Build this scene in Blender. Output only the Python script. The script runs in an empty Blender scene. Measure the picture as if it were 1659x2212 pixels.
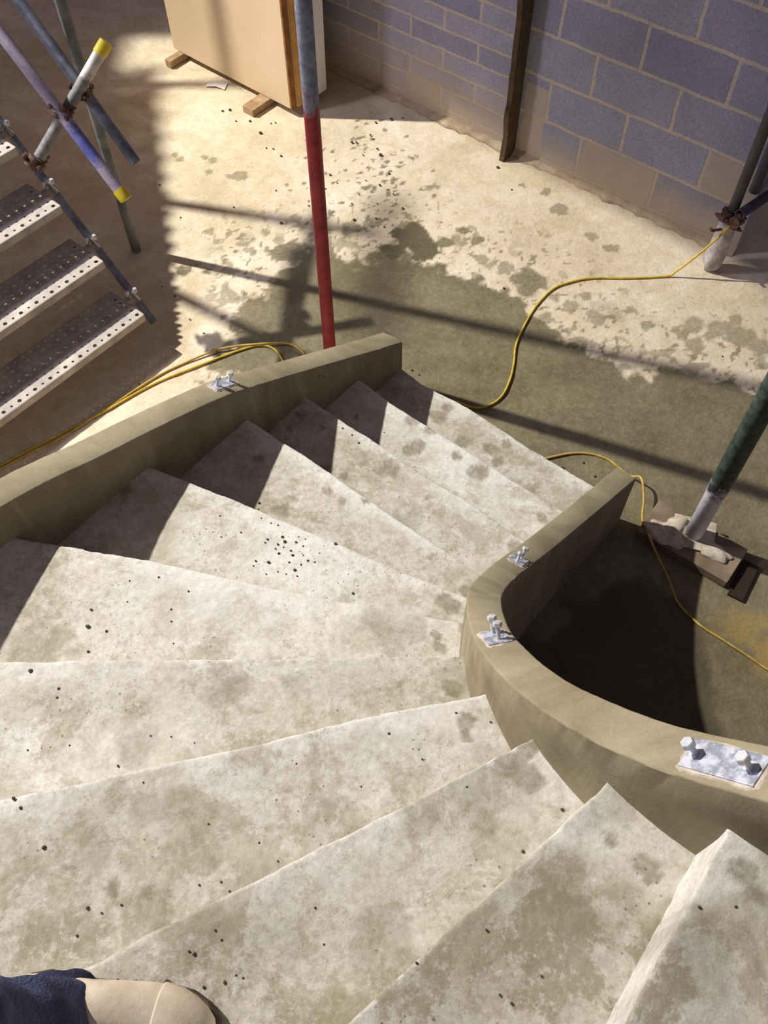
import bpy, bmesh, math, random, json
import numpy as np
from mathutils import Vector, Matrix
random.seed(7)
S = bpy.context.scene
COL = S.collection

# ------------------------------------------------------------ camera, light, exposure
FPX, TH, ROLL, CAMZ = 1943.7, 0.5669, -0.0117, 3.2047
fw = Vector((0, math.sin(TH), -math.cos(TH)))
up0 = Vector((0, math.cos(TH), math.sin(TH)))
ri0 = Vector((1, 0, 0))
ri = ri0 * math.cos(ROLL) + up0 * math.sin(ROLL)
up = up0 * math.cos(ROLL) - ri0 * math.sin(ROLL)
cd = bpy.data.cameras.new('camera')
cam = bpy.data.objects.new('camera', cd)
COL.objects.link(cam)
m = Matrix((ri, up, -fw)).transposed().to_4x4()
m.translation = Vector((0, 0, CAMZ))
cam.matrix_world = m
cd.sensor_fit = 'VERTICAL'; cd.sensor_height = 36.0
cd.lens = FPX / 2212 * 36.0
cd.clip_start = 0.02
S.camera = cam

S.view_settings.view_transform = 'Standard'
S.view_settings.look = 'None'
S.view_settings.gamma = 1.0
S.view_settings.exposure = 0.0
S.view_settings.use_curve_mapping = False

w = bpy.data.worlds.new('hall_ambient'); S.world = w; w.use_nodes = True
w.node_tree.nodes['Background'].inputs[0].default_value = (0.60, 0.50, 0.72, 1)
w.node_tree.nodes['Background'].inputs[1].default_value = 0.205

def lamp(name, kind, loc, target, energy, color, size):
    d = bpy.data.lights.new(name, kind); d.energy = energy; d.color = color
    if kind == 'AREA':
        d.shape = 'DISK'; d.size = size
    else:
        d.shadow_soft_size = size
        if kind == 'SPOT': d.spot_size = math.radians(80); d.spot_blend = 1.0
    o = bpy.data.objects.new(name, d); COL.objects.link(o)
    o.location = loc
    o.rotation_euler = (Vector(target) - Vector(loc)).to_track_quat('-Z', 'Y').to_euler()
    return o
LP = (-6.0, 5.2, 7.0)
lamp('site_floodlight', 'SPOT', LP, (-1.1, 2.7, 0.3), 4900, (1.0, 0.955, 0.87), 0.085)
lamp('hall_lamp', 'AREA', (-5.0, 3.0, 4.4), (0.3, 4.2, 0.5), 130, (0.82, 0.80, 1.0), 0.7)

# ------------------------------------------------------------ data in metres, floor = 0
D = json.loads(r"""{"N":{"1":[[0.087,2.685],[0.168,2.6],[0.371,2.457],[0.624,2.228],[0.88,2.025]],"2":[[-0.099,2.479],[0.044,2.341],[0.136,2.267],[0.297,2.132],[0.455,2.001],[0.7,1.795]],"3":[[-0.298,2.246],[-0.039,2.036],[0.063,1.945],[0.192,1.84],[0.285,1.769],[0.442,1.627],[0.53,1.555]],"4":[[-0.482,2.007],[-0.212,1.795],[-0.108,1.702],[0.148,1.496],[0.187,1.462],[0.36,1.32]],"5":[[-0.756,1.682],[-0.44,1.536],[-0.082,1.353],[0.022,1.299],[0.148,1.246],[0.28,1.18]],"6":[[-1.051,1.321],[-0.693,1.249],[-0.5,1.199],[-0.292,1.142],[0.175,1.045],[0.235,1.033]],"7":[[-1.4,0.866],[-0.928,0.868],[-0.371,0.87],[0.235,0.869]],"8":[[-1.5,0.344],[-0.323,0.591],[-0.034,0.661],[0.27,0.716]],"9":[[-1.5,-0.305],[-0.54,0.157],[-0.257,0.291],[0.31,0.567]],"10":[[-1.4,-1.0],[-0.062,0.075],[0.159,0.254],[0.4,0.444]],"11":[[-0.6,-1.1],[0.318,0.084],[0.426,0.224],[0.515,0.335]],"12":[[0.1,-1.1],[0.66,0.19]],"13":[[0.62,-1.2],[0.9,0.13]]},"spots":[[4,-0.339,1.619,0.0311],[4,-0.189,1.691,0.0172],[3,-0.312,2.151,0.0267],[3,-0.354,2.096,0.0177],[2,0.113,2.256,0.0375],[2,0.141,2.128,0.0367],[2,0.095,2.106,0.0329],[3,0.028,1.904,0.034],[3,-0.014,1.892,0.0271],[2,0.371,2.006,0.0416],[2,0.344,1.998,0.0289],[2,0.595,1.791,0.0212],[1,0.234,2.413,0.036],[1,0.276,2.463,0.0282],[2,0.19,2.208,0.0224],[1,0.335,2.276,0.0392],[2,0.285,2.081,0.0256],[1,0.449,2.238,0.0352],[1,0.519,2.261,0.0275],[1,0.474,2.178,0.0271],[5,0.173,1.186,0.0272],[5,0.192,1.168,0.0244],[4,0.253,1.308,0.0191],[6,0.138,0.999,0.0149],[6,0.142,0.963,0.0221],[4,-0.146,1.657,0.0156],[4,-0.061,1.647,0.0124],[8,0.171,0.645,0.0222],[8,0.165,0.615,0.0161],[9,0.228,0.496,0.0326],[9,0.26,0.474,0.0272],[10,0.405,0.292,0.0196],[10,0.416,0.275,0.0179],[10,0.362,0.328,0.0114],[10,0.345,0.339,0.0065],[11,0.492,0.242,0.0223],[11,0.506,0.218,0.0178],[8,-0.533,0.323,0.018],[8,-0.461,0.314,0.0139],[7,0.235,0.853,0.0181],[3,0.448,1.569,0.0292],[5,-0.817,1.59,0.0213],[2,-0.107,2.283,0.0151],[0,0.822,0.287,0.0171],[10,0.209,0.097,0.0063],[4,-0.43,1.834,0.0194],[3,-0.218,1.912,0.0238],[3,-0.149,1.869,0.0203],[6,0.207,1.031,0.0175],[9,0.258,0.539,0.0274],[7,0.159,0.784,0.0268]],"broad":[[9,-0.016,0.207,0.0521],[8,-0.126,0.43,0.0488],[9,0.053,0.413,0.0355],[7,-0.366,0.802,0.0453],[8,-0.453,0.47,0.0403],[7,0.162,0.842,0.0507],[9,-0.332,0.232,0.0443],[3,0.082,1.687,0.0491],[7,-0.212,0.8,0.0336],[10,0.263,0.269,0.0479],[10,0.312,0.202,0.0478],[6,-0.917,0.979,0.0659],[7,-0.567,0.67,0.0452],[9,0.181,0.445,0.0448],[11,0.409,0.15,0.0433],[8,-0.473,0.273,0.0495],[6,0.034,1.033,0.0622],[8,-0.581,0.4,0.0406]],"fspots":[[0,0.152,3.754,0.0864],[0,0.233,3.646,0.065],[0,0.065,3.649,0.05],[0,0.764,3.433,0.093],[0,0.694,3.441,0.0489],[0,0.343,3.697,0.0404],[0,0.433,3.785,0.0359],[0,0.501,3.712,0.0355],[0,-0.007,3.581,0.0643],[0,-0.295,3.655,0.0752],[0,-0.439,3.658,0.0653],[0,-0.51,3.641,0.0452],[0,-0.323,3.798,0.041],[0,-0.2,3.724,0.0354],[0,0.964,3.959,0.0427],[0,0.925,3.941,0.0319],[0,1.192,3.647,0.036],[0,1.096,3.737,0.0311],[0,-0.94,4.406,0.0284],[0,-0.956,4.297,0.0252],[0,-0.786,4.27,0.0389],[0,-0.837,4.262,0.0278],[0,-1.154,4.452,0.0202],[0,-1.123,4.41,0.0229],[0,-0.995,4.428,0.0229],[0,-0.91,3.808,0.026],[0,-0.854,3.735,0.0231],[0,-0.798,3.788,0.0233],[0,-0.732,3.715,0.0357],[0,-0.68,3.662,0.0303],[0,-0.153,3.831,0.0411],[0,-0.055,3.866,0.0362],[0,-0.45,3.91,0.0313],[0,0.516,3.572,0.0298],[0,0.629,3.502,0.0394],[0,0.866,3.3,0.0433],[0,0.927,3.235,0.043],[0,1.051,3.139,0.0474],[0,1.004,3.298,0.0339],[0,1.518,3.101,0.0533],[0,1.62,3.053,0.0631],[0,1.721,3.007,0.0583],[0,1.796,2.946,0.0533],[0,1.439,3.041,0.043],[0,1.726,3.128,0.0296],[0,0.904,4.093,0.0271],[0,0.973,3.922,0.0265],[0,0.784,4.154,0.0218],[0,0.302,4.163,0.0244],[0,1.494,2.98,0.0476],[0,1.293,3.104,0.0335],[0,1.218,3.199,0.0289],[0,0.392,3.714,0.0456],[0,0.263,4.144,0.0243],[0,-0.604,3.803,0.0258],[0,-0.539,3.73,0.0356],[0,-0.388,3.587,0.0646],[0,0.189,3.789,0.0664],[0,0.117,3.826,0.0462],[0,0.025,4.042,0.009],[0,0.04,4.084,0.0091],[0,0.172,4.414,0.0131],[0,0.061,3.844,0.0076],[0,0.044,4.054,0.0073],[0,0.188,4.397,0.0135],[0,0.019,4.342,0.0086],[0,-0.152,4.501,0.0142],[0,0.039,4.248,0.0113],[0,-0.082,4.466,0.0074],[0,-0.037,4.149,0.0142],[0,0.086,4.433,0.0086],[0,0.121,4.364,0.0142],[0,0.068,4.442,0.0097],[0,-0.106,4.343,0.0071],[0,-0.02,3.719,0.0054],[0,0.171,4.056,0.0079],[0,-0.123,4.238,0.0087],[0,0.085,4.17,0.0093],[0,0.085,3.81,0.0076],[0,-0.074,3.825,0.008],[0,-0.246,4.392,0.0066],[0,0.092,4.092,0.0125],[0,-0.066,4.305,0.0087],[0,0.086,3.901,0.0056],[0,-0.124,4.758,0.0158],[0,-0.083,4.919,0.0062],[0,-0.003,3.524,0.0116],[0,-0.185,3.833,0.0107],[0,0.032,4.381,0.0075],[0,-0.044,4.118,0.009],[0,0.105,4.225,0.0055],[0,0.08,4.12,0.0127],[0,-0.037,3.999,0.0062],[0,0.127,4.199,0.0074],[0,0.048,4.134,0.007],[0,-0.032,4.311,0.0059],[0,-0.076,4.157,0.0148],[0,0.127,3.938,0.0123],[0,-0.228,3.753,0.0093],[0,0.038,3.894,0.0055],[0,-0.058,4.072,0.0136],[0,0.053,4.458,0.006],[0,0.024,3.968,0.0072],[0,0.079,3.648,0.0062],[0,0.269,3.968,0.0105],[0,0.124,4.182,0.014],[0,-0.146,4.589,0.0133],[0,-0.041,4.165,0.0074],[0,0.153,4.605,0.0151],[0,-0.046,3.838,0.0123],[0,-0.162,4.582,0.0111],[0,-0.122,4.529,0.0084],[0,0.244,4.495,0.0064],[0,0.29,4.291,0.012],[0,0.254,4.004,0.0065],[0,0.171,4.246,0.0061],[0,0.115,3.84,0.0103],[0,-0.053,4.844,0.0083],[0,0.269,4.151,0.0055],[0,0.042,4.264,0.0133],[0,0.012,4.754,0.0116],[0,0.055,4.296,0.012],[0,-0.061,3.69,0.0118],[0,-0.122,4.111,0.0056],[0,0.165,4.087,0.0099],[0,0.092,4.458,0.007],[0,-0.084,3.826,0.0098],[0,0.229,4.129,0.0132],[0,0.145,3.994,0.0088],[0,0.013,4.404,0.0079],[0,-0.28,4.114,0.0063],[0,0.147,3.92,0.0133],[0,-0.114,4.193,0.0136],[0,0.008,4.27,0.014],[0,0.059,3.953,0.0129],[0,-0.148,3.946,0.0068],[0,0.05,4.29,0.007],[0,-0.094,4.161,0.0105],[0,0.141,4.417,0.0057],[0,-0.017,3.86,0.0096],[0,-0.046,4.488,0.0064],[0,0.058,3.664,0.0081],[0,-0.025,5.04,0.0129],[0,-0.092,4.52,0.0088],[0,0.107,4.329,0.0144],[0,-0.024,3.678,0.0119],[0,-0.103,4.367,0.0069],[0,0.002,4.434,0.0122],[0,0.048,4.083,0.0067],[0,0.022,4.331,0.0143],[0,-0.07,3.917,0.0084],[0,-0.035,4.253,0.0093],[0,0.071,4.235,0.0117],[0,-0.017,3.967,0.0055],[0,0.291,4.079,0.0131],[0,0.037,4.666,0.0155],[0,0.114,3.871,0.0097],[0,-0.265,4.472,0.0132],[0,0.063,4.194,0.0116],[0,-0.115,4.594,0.012],[0,0.041,4.375,0.0146],[0,-0.099,3.968,0.0135],[0,-0.039,4.401,0.0079],[0,-0.034,3.839,0.0141],[0,0.09,4.334,0.0094],[0,0.031,4.377,0.0096],[0,0.083,4.152,0.0105],[0,-0.079,4.539,0.0094],[0,0.154,4.283,0.007],[0,0.306,3.867,0.0141],[0,0.133,4.349,0.0086],[0,0.092,4.053,0.0074],[0,0.211,4.424,0.0133],[0,0.072,4.007,0.008],[0,0.07,4.22,0.013],[0,-0.081,4.494,0.0152],[0,0.026,3.846,0.0066],[0,0.037,4.128,0.0084],[0,0.044,4.1,0.0147],[0,-0.001,3.641,0.0111],[0,-0.046,4.585,0.0154],[0,0.12,4.479,0.0112],[0,-0.093,4.602,0.0113],[0,-0.057,4.172,0.0134],[0,-0.032,4.159,0.007],[0,0.06,4.319,0.0093],[0,-0.134,4.696,0.0092],[0,-0.064,3.985,0.0055],[0,0.022,4.205,0.0146],[0,-0.253,3.957,0.0119],[0,-0.259,4.196,0.01],[0,-0.54,4.013,0.0068],[0,-0.075,4.728,0.0121],[0,0.009,4.293,0.0086],[0,-0.144,4.393,0.0105],[0,-0.14,3.876,0.0123],[0,-0.37,3.782,0.012],[0,-0.34,4.092,0.0104],[0,-0.305,3.66,0.01],[0,-0.403,3.659,0.0097],[0,-0.443,3.734,0.0119],[0,-0.06,4.332,0.011],[0,-0.38,4.339,0.01],[0,-0.165,4.07,0.006],[0,-0.353,4.305,0.0101],[0,-0.402,4.152,0.007],[0,-0.068,3.897,0.0123],[0,-0.333,4.158,0.0134],[0,-0.226,4.284,0.0055],[0,-0.191,4.306,0.0107],[0,-0.062,4.014,0.0056],[0,-0.388,4.043,0.0082],[0,-0.113,4.282,0.0122],[0,-0.344,3.863,0.0099],[0,-0.153,4.009,0.013],[0,-0.309,4.497,0.0082],[0,-0.415,4.419,0.0116],[0,-0.39,4.009,0.0054],[0,-0.039,4.382,0.0079],[0,-0.305,4.278,0.0107],[0,-0.236,4.214,0.0105],[0,-0.306,3.813,0.0054],[0,-0.311,3.888,0.0123],[0,-0.132,3.8,0.0058],[0,-0.215,4.067,0.0061],[0,-0.214,3.604,0.01],[0,-0.17,4.215,0.0064],[0,-0.388,3.868,0.0129],[0,-0.246,3.922,0.0118],[0,-0.005,3.698,0.0073],[0,-0.514,4.19,0.0129],[0,-0.046,3.87,0.0066],[0,-0.314,4.106,0.0115],[0,-0.26,3.929,0.0055],[0,-0.361,3.894,0.0129],[0,-0.423,4.186,0.0135],[0,-0.253,3.929,0.0127],[0,-0.087,4.15,0.0133],[0,-0.002,3.894,0.0107],[0,-0.464,4.427,0.0065],[0,-0.277,3.949,0.009],[0,-0.489,4.136,0.0083],[0,-0.328,4.478,0.0121],[0,-0.22,4.027,0.007],[0,-0.284,3.791,0.0066],[0,-0.409,4.198,0.0084],[0,-0.418,4.575,0.0074],[0,-0.528,3.601,0.0066],[0,-0.208,4.033,0.0119]],"peb":[[5,-0.311,1.413,0.0071],[5,-0.356,1.405,0.0057],[5,-0.363,1.394,0.0043],[5,-0.324,1.387,0.0057],[5,-0.303,1.396,0.0085],[5,-0.268,1.393,0.0071],[5,-0.246,1.379,0.0056],[5,-0.283,1.364,0.0056],[5,-0.319,1.355,0.007],[5,-0.277,1.348,0.007],[5,-0.348,1.325,0.0084],[5,-0.387,1.33,0.0056],[5,-0.393,1.314,0.0042],[5,-0.286,1.324,0.0056],[5,-0.268,1.297,0.0083],[5,-0.23,1.328,0.007],[5,-0.209,1.323,0.0056],[5,-0.25,1.315,0.0056],[5,-0.148,1.386,0.0084],[5,-0.094,1.217,0.0068],[4,-0.418,1.648,0.0078],[4,-0.419,1.624,0.0047],[5,-0.508,1.491,0.0044],[5,-0.498,1.415,0.0043],[5,-0.379,1.481,0.0043],[5,-0.349,1.463,0.0043],[5,-0.327,1.455,0.0043],[5,-0.439,1.431,0.0043],[5,-0.196,1.354,0.0042],[5,-0.183,1.379,0.0042],[5,-0.24,1.404,0.0042],[5,-0.261,1.412,0.0043],[5,-0.33,1.372,0.0042],[5,-0.306,1.377,0.0042],[5,-0.224,1.363,0.0042],[5,-0.245,1.347,0.0042],[5,-0.26,1.276,0.0055],[5,-0.293,1.284,0.0042],[5,-0.319,1.293,0.0042],[5,-0.353,1.285,0.0042],[6,-0.793,1.039,0.0105],[6,-0.742,1.025,0.0065],[6,-0.793,1.089,0.0066],[6,-0.781,0.967,0.0065],[6,-0.702,1.176,0.004],[6,-0.623,1.186,0.0053],[6,-0.536,1.141,0.0052],[6,-0.577,1.087,0.0052],[6,-0.572,1.051,0.0051],[7,-0.849,0.843,0.0096],[7,-0.774,0.798,0.0059],[7,-0.774,0.776,0.0047],[6,-0.699,1.112,0.0039],[6,-0.559,0.987,0.0038],[7,-0.542,0.681,0.0034],[7,-0.494,0.678,0.0034],[8,-0.498,0.526,0.0031],[7,-0.606,0.612,0.0056],[7,-0.439,0.663,0.0033],[8,-0.677,0.401,0.0072],[8,-0.757,0.497,0.0063],[8,-0.739,0.478,0.0053],[8,-0.572,0.289,0.006],[8,-0.509,0.294,0.004],[8,-0.544,0.28,0.004],[8,-0.584,0.241,0.005],[9,-0.328,0.189,0.0053],[9,-0.337,0.193,0.0027],[9,-0.273,0.146,0.0053],[9,-0.255,0.156,0.0035],[9,-0.243,0.152,0.0026],[9,-0.307,0.139,0.0044],[9,-0.284,0.21,0.0035],[9,-0.296,0.225,0.0035],[8,-0.322,0.333,0.0039],[8,-0.364,0.328,0.0039],[8,-0.305,0.316,0.0039],[9,-0.368,0.146,0.0089],[9,-0.42,0.149,0.0045],[9,-0.451,0.151,0.0045],[9,0.147,0.462,0.0036],[8,-0.215,0.37,0.0029],[9,-0.127,0.259,0.0035],[9,-0.11,0.201,0.0035],[10,0.041,0.154,0.0031],[10,0.163,0.11,0.0031],[10,0.149,0.198,0.0031],[9,0.24,0.347,0.0053],[9,0.318,0.419,0.0054],[8,0.005,0.622,0.005],[8,0.073,0.567,0.004],[8,0.148,0.666,0.004],[8,0.22,0.645,0.004],[8,-0.053,0.512,0.003],[8,-0.187,0.561,0.003],[10,0.179,0.099,0.0039],[10,0.227,0.134,0.0024],[8,-0.254,0.405,0.0029],[8,-0.357,0.442,0.003],[7,-0.724,0.661,0.0035],[7,-0.818,0.651,0.0035],[3,-0.223,2.094,0.0053],[3,-0.153,2.093,0.0053],[3,-0.091,2.022,0.0069],[3,-0.117,2.059,0.0052],[4,-0.425,1.756,0.0048],[2,0.005,2.199,0.0056],[11,0.426,0.201,0.0044],[11,0.476,0.201,0.0037]],"fpeb":[[0,-0.882,4.867,0.0152],[0,-0.925,4.859,0.0121],[0,-0.687,4.642,0.0175],[0,-0.756,4.758,0.0119],[0,-0.838,4.759,0.0089],[0,-0.633,4.733,0.0089],[0,-0.607,4.741,0.0089],[0,-0.558,4.432,0.0113],[0,-0.606,4.496,0.0086],[0,-0.646,4.505,0.0086],[0,-0.159,4.547,0.0143],[0,-0.133,4.546,0.0114],[0,-0.053,4.613,0.0116],[0,-0.04,4.578,0.0086],[0,0.004,4.43,0.0169],[0,-0.014,4.485,0.0113],[0,0.069,4.759,0.0148],[0,-0.021,4.73,0.0118],[0,0.137,4.771,0.0089],[0,-0.095,4.432,0.0084],[0,-0.386,4.002,0.0079],[0,-0.529,3.867,0.013],[0,-0.79,3.998,0.008],[0,-0.277,4.26,0.011],[0,-0.3,4.142,0.0081],[0,-0.571,4.132,0.0081],[0,-0.237,4.192,0.0082],[0,0.049,4.266,0.011],[0,-0.003,4.168,0.0108],[0,0.042,4.128,0.0081],[0,-0.141,3.886,0.013],[0,-0.025,3.895,0.0104],[0,-0.017,4.014,0.0079],[0,0.12,3.974,0.0105],[0,-0.079,4.209,0.0082],[0,0.083,4.012,0.0079],[0,0.656,4.308,0.0139],[0,0.072,4.089,0.008],[0,-0.117,4.092,0.008],[0,-0.154,4.017,0.0079],[0,0.019,3.828,0.0077],[0,-0.297,3.726,0.0076],[0,0.613,3.36,0.0096],[0,0.717,4.116,0.0081],[0,-1.214,4.19,0.0084],[0,-1.069,3.92,0.008],[0,1.608,2.89,0.0071],[0,1.044,2.928,0.0069],[0,-0.785,2.957,0.0068],[0,-0.94,3.171,0.0071],[0,-0.863,3.078,0.007],[0,-1.031,3.331,0.0097],[0,-1.104,3.398,0.0074],[0,-1.133,2.761,0.0068],[0,-1.167,2.692,0.0067],[0,0.139,2.826,0.0088],[0,0.171,2.797,0.0066],[0,0.873,2.282,0.0083],[0,0.913,2.208,0.0103],[0,0.946,2.232,0.0062],[0,0.779,2.259,0.0082],[0,0.96,2.183,0.0062],[1,0.777,2.069,0.0058]],"cab1":[[-1.751,2.265],[-1.678,2.299],[-1.573,2.38],[-1.464,2.455],[-1.278,2.59],[-1.068,2.754],[-0.843,2.879],[-0.675,2.964],[-0.577,2.992],[-0.509,2.961],[-0.468,2.887],[-0.452,2.835]],"cab1b":[[-1.747,2.246],[-1.675,2.284],[-1.551,2.372],[-1.442,2.447],[-1.261,2.611],[-1.072,2.788],[-0.932,2.886],[-0.763,2.965],[-0.588,2.992],[-0.455,2.993],[-0.392,2.959],[-0.364,2.915],[-0.356,2.834]],"cab2":[[1.441,3.428],[1.253,3.418],[1.066,3.421],[0.958,3.397],[0.86,3.349],[0.767,3.238],[0.698,3.114],[0.641,2.979],[0.62,2.862],[0.594,2.762],[0.55,2.666],[0.493,2.612],[0.418,2.594],[0.335,2.633]],"cab3":[[0.703,2.302],[0.745,2.314],[0.818,2.33],[0.899,2.329],[0.976,2.3],[1.02,2.255],[1.063,2.206],[1.091,2.157],[1.089,2.062],[1.072,1.97],[1.077,1.891],[1.091,1.803],[1.121,1.686],[1.159,1.592],[1.223,1.501],[1.3,1.435],[1.375,1.373],[1.447,1.309],[1.538,1.249]],"wet":[[-1.012,3.513],[-0.881,3.511],[-0.818,3.459],[-0.737,3.327],[-0.702,3.167],[-0.728,3.076],[-0.782,2.927],[-0.84,2.841],[-0.665,2.838],[-0.274,2.832],[0.088,2.659],[0.334,2.049],[0.263,0.805],[1.053,0.718],[2.545,0.858],[3.323,2.61],[1.78,2.702],[1.575,2.733],[1.39,2.778],[1.244,2.809],[1.101,2.869],[0.962,2.974],[0.817,3.066],[0.735,3.144],[0.723,3.255],[0.641,3.362],[0.505,3.421],[0.344,3.473],[0.253,3.542],[0.183,3.578],[0.065,3.632],[-0.055,3.582],[-0.198,3.584],[-0.34,3.569],[-0.481,3.538],[-0.548,3.455],[-0.61,3.324],[-0.661,3.39],[-0.809,3.492]],"cab_air":[1.441,3.428,0.0]}""")
RISE = 0.17
# ------------------------------------------------------------ helpers
def tag(o, label=None, cat=None, group=None, kind=None):
    if label: o['label'] = label
    if cat: o['category'] = cat
    if group: o['group'] = group
    if kind: o['kind'] = kind
    return o
def empty(name, loc=(0, 0, 0), label=None, cat=None, group=None):
    o = bpy.data.objects.new(name, None); COL.objects.link(o); o.location = loc
    o.empty_display_size = 0.1
    return tag(o, label, cat, group)
def link(name, bm, mat, parent=None, smooth=False):
    me = bpy.data.meshes.new(name); bm.to_mesh(me); bm.free()
    return linkme(name, me, mat, parent, smooth)
def linkme(name, me, mat, parent=None, smooth=False):
    me.materials.append(mat)
    if smooth:
        for p in me.polygons: p.use_smooth = True
    o = bpy.data.objects.new(name, me); COL.objects.link(o)
    if parent: o.parent = parent
    return o
def frame(a, b):
    z = (Vector(b) - Vector(a)).normalized()
    x = z.orthogonal().normalized(); y = z.cross(x)
    return x, y, z
def add_tube(bm, pts, r, n=14, cap=True, radii=None):
    """swept round bar through pts"""
    pts = [Vector(p) for p in pts]; rings = []
    x = None
    for i, p in enumerate(pts):
        t = (pts[min(i + 1, len(pts) - 1)] - pts[max(i - 1, 0)]).normalized()
        if x is None: x = t.orthogonal().normalized()
        else: x = (x - t * x.dot(t)).normalized()
        y = t.cross(x); rr = radii[i] if radii else r
        rings.append([bm.verts.new(p + (x * math.cos(2*math.pi*k/n) + y * math.sin(2*math.pi*k/n)) * rr) for k in range(n)])
    for a, b in zip(rings, rings[1:]):
        for k in range(n): bm.faces.new((a[k], a[(k+1) % n], b[(k+1) % n], b[k]))
    if cap:
        bm.faces.new(rings[0][::-1]); bm.faces.new(rings[-1])
    return rings
def hollow(bm, a, b, r, t=0.004, n=24):
    """open-ended pipe"""
    a, b = Vector(a), Vector(b); x, y, z = frame(a, b)
    def ring(c, rr): return [bm.verts.new(c + (x*math.cos(2*math.pi*k/n) + y*math.sin(2*math.pi*k/n))*rr) for k in range(n)]
    R = [ring(a, r), ring(b, r), ring(b, r - t), ring(b - z*0.25*min(1, (b-a).length), r - t), ]
    for p, q in zip(R, R[1:]):
        for k in range(n): bm.faces.new((p[k], p[(k+1) % n], q[(k+1) % n], q[k]))
    bm.faces.new(R[0][::-1]); bm.faces.new(R[3])
def add_box(bm, c, ax, half, bev=0.0):
    """box centred c with axes ax (3 vectors) and half sizes"""
    c = Vector(c); vs = []
    for sx in (-1, 1):
        for sy in (-1, 1):
            for sz in (-1, 1):
                vs.append(bm.verts.new(c + ax[0]*half[0]*sx + ax[1]*half[1]*sy + ax[2]*half[2]*sz))
    fs = [(0, 1, 3, 2), (4, 6, 7, 5), (0, 4, 5, 1), (2, 3, 7, 6), (0, 2, 6, 4), (1, 5, 7, 3)]
    F = [bm.faces.new([vs[i] for i in f]) for f in fs]
    if bev:
        es = list({e for f in F for e in f.edges})
        bmesh.ops.bevel(bm, geom=es, offset=bev, segments=2, affect='EDGES', profile=0.6)
X, Y, Z = Vector((1, 0, 0)), Vector((0, 1, 0)), Vector((0, 0, 1))
def az(deg): return Vector((math.cos(math.radians(deg)), math.sin(math.radians(deg)), 0))

def vnoise(x, y, seed=0):
    """smooth lattice noise 0..1 on numpy arrays"""
    rs = np.random.RandomState(seed); T = rs.rand(256, 256)
    xi = np.floor(x).astype(int); yi = np.floor(y).astype(int)
    fx = x - xi; fy = y - yi; fx = fx*fx*(3-2*fx); fy = fy*fy*(3-2*fy)
    g = lambda a, b: T[a % 256, b % 256]
    return (g(xi, yi)*(1-fx) + g(xi+1, yi)*fx)*(1-fy) + (g(xi, yi+1)*(1-fx) + g(xi+1, yi+1)*fx)*fy
def fbm(x, y, s, seed=0, o=4):
    v = 0; a = 1; t = 0
    for i in range(o):
        v = v + a*vnoise(x*s + 13.7*i, y*s + 7.3*i, seed + i); t += a; a *= .55; s *= 2.03
    return v / t
def sm(a, b, x):
    t = np.clip((x - a) / (b - a), 0, 1); return t*t*(3 - 2*t)
def spotmask(x, y, spots, seed=3, rough=0.45):
    out = np.zeros_like(x)
    for i, (px, py, r, s) in enumerate(spots):
        R = r*1.9
        sel = (abs(x - px) < R) & (abs(y - py) < R)
        if not sel.any(): continue
        xs, ys = x[sel], y[sel]
        n = (fbm(xs, ys, 0.9/r, seed + i % 50, 3) - .5)*rough*2*r + (fbm(xs, ys, 45, seed+9, 2)-.5)*0.012
        d = np.hypot(xs - px, ys - py) + n
        out[sel] = np.maximum(out[sel], s*(1 - sm(r*0.82, r*1.08, d)))
    return out
def signed_poly(x, y, poly):
    """distance to polygon, negative inside"""
    d = np.full(x.shape, 1e9); c = np.zeros(x.shape, bool); n = len(poly)
    for i in range(n):
        ax_, ay_ = poly[i]; bx, by = poly[(i+1) % n]; ex, ey = bx-ax_, by-ay_
        t = np.clip(((x-ax_)*ex + (y-ay_)*ey)/(ex*ex + ey*ey), 0, 1)
        d = np.minimum(d, np.hypot(x-ax_-t*ex, y-ay_-t*ey))
        if ey != 0:
            cr = ((ay_ > y) != (by > y)) & (x < ex*(y-ay_)/ey + ax_)
            c ^= cr
    return np.where(c, -d, d)

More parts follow.
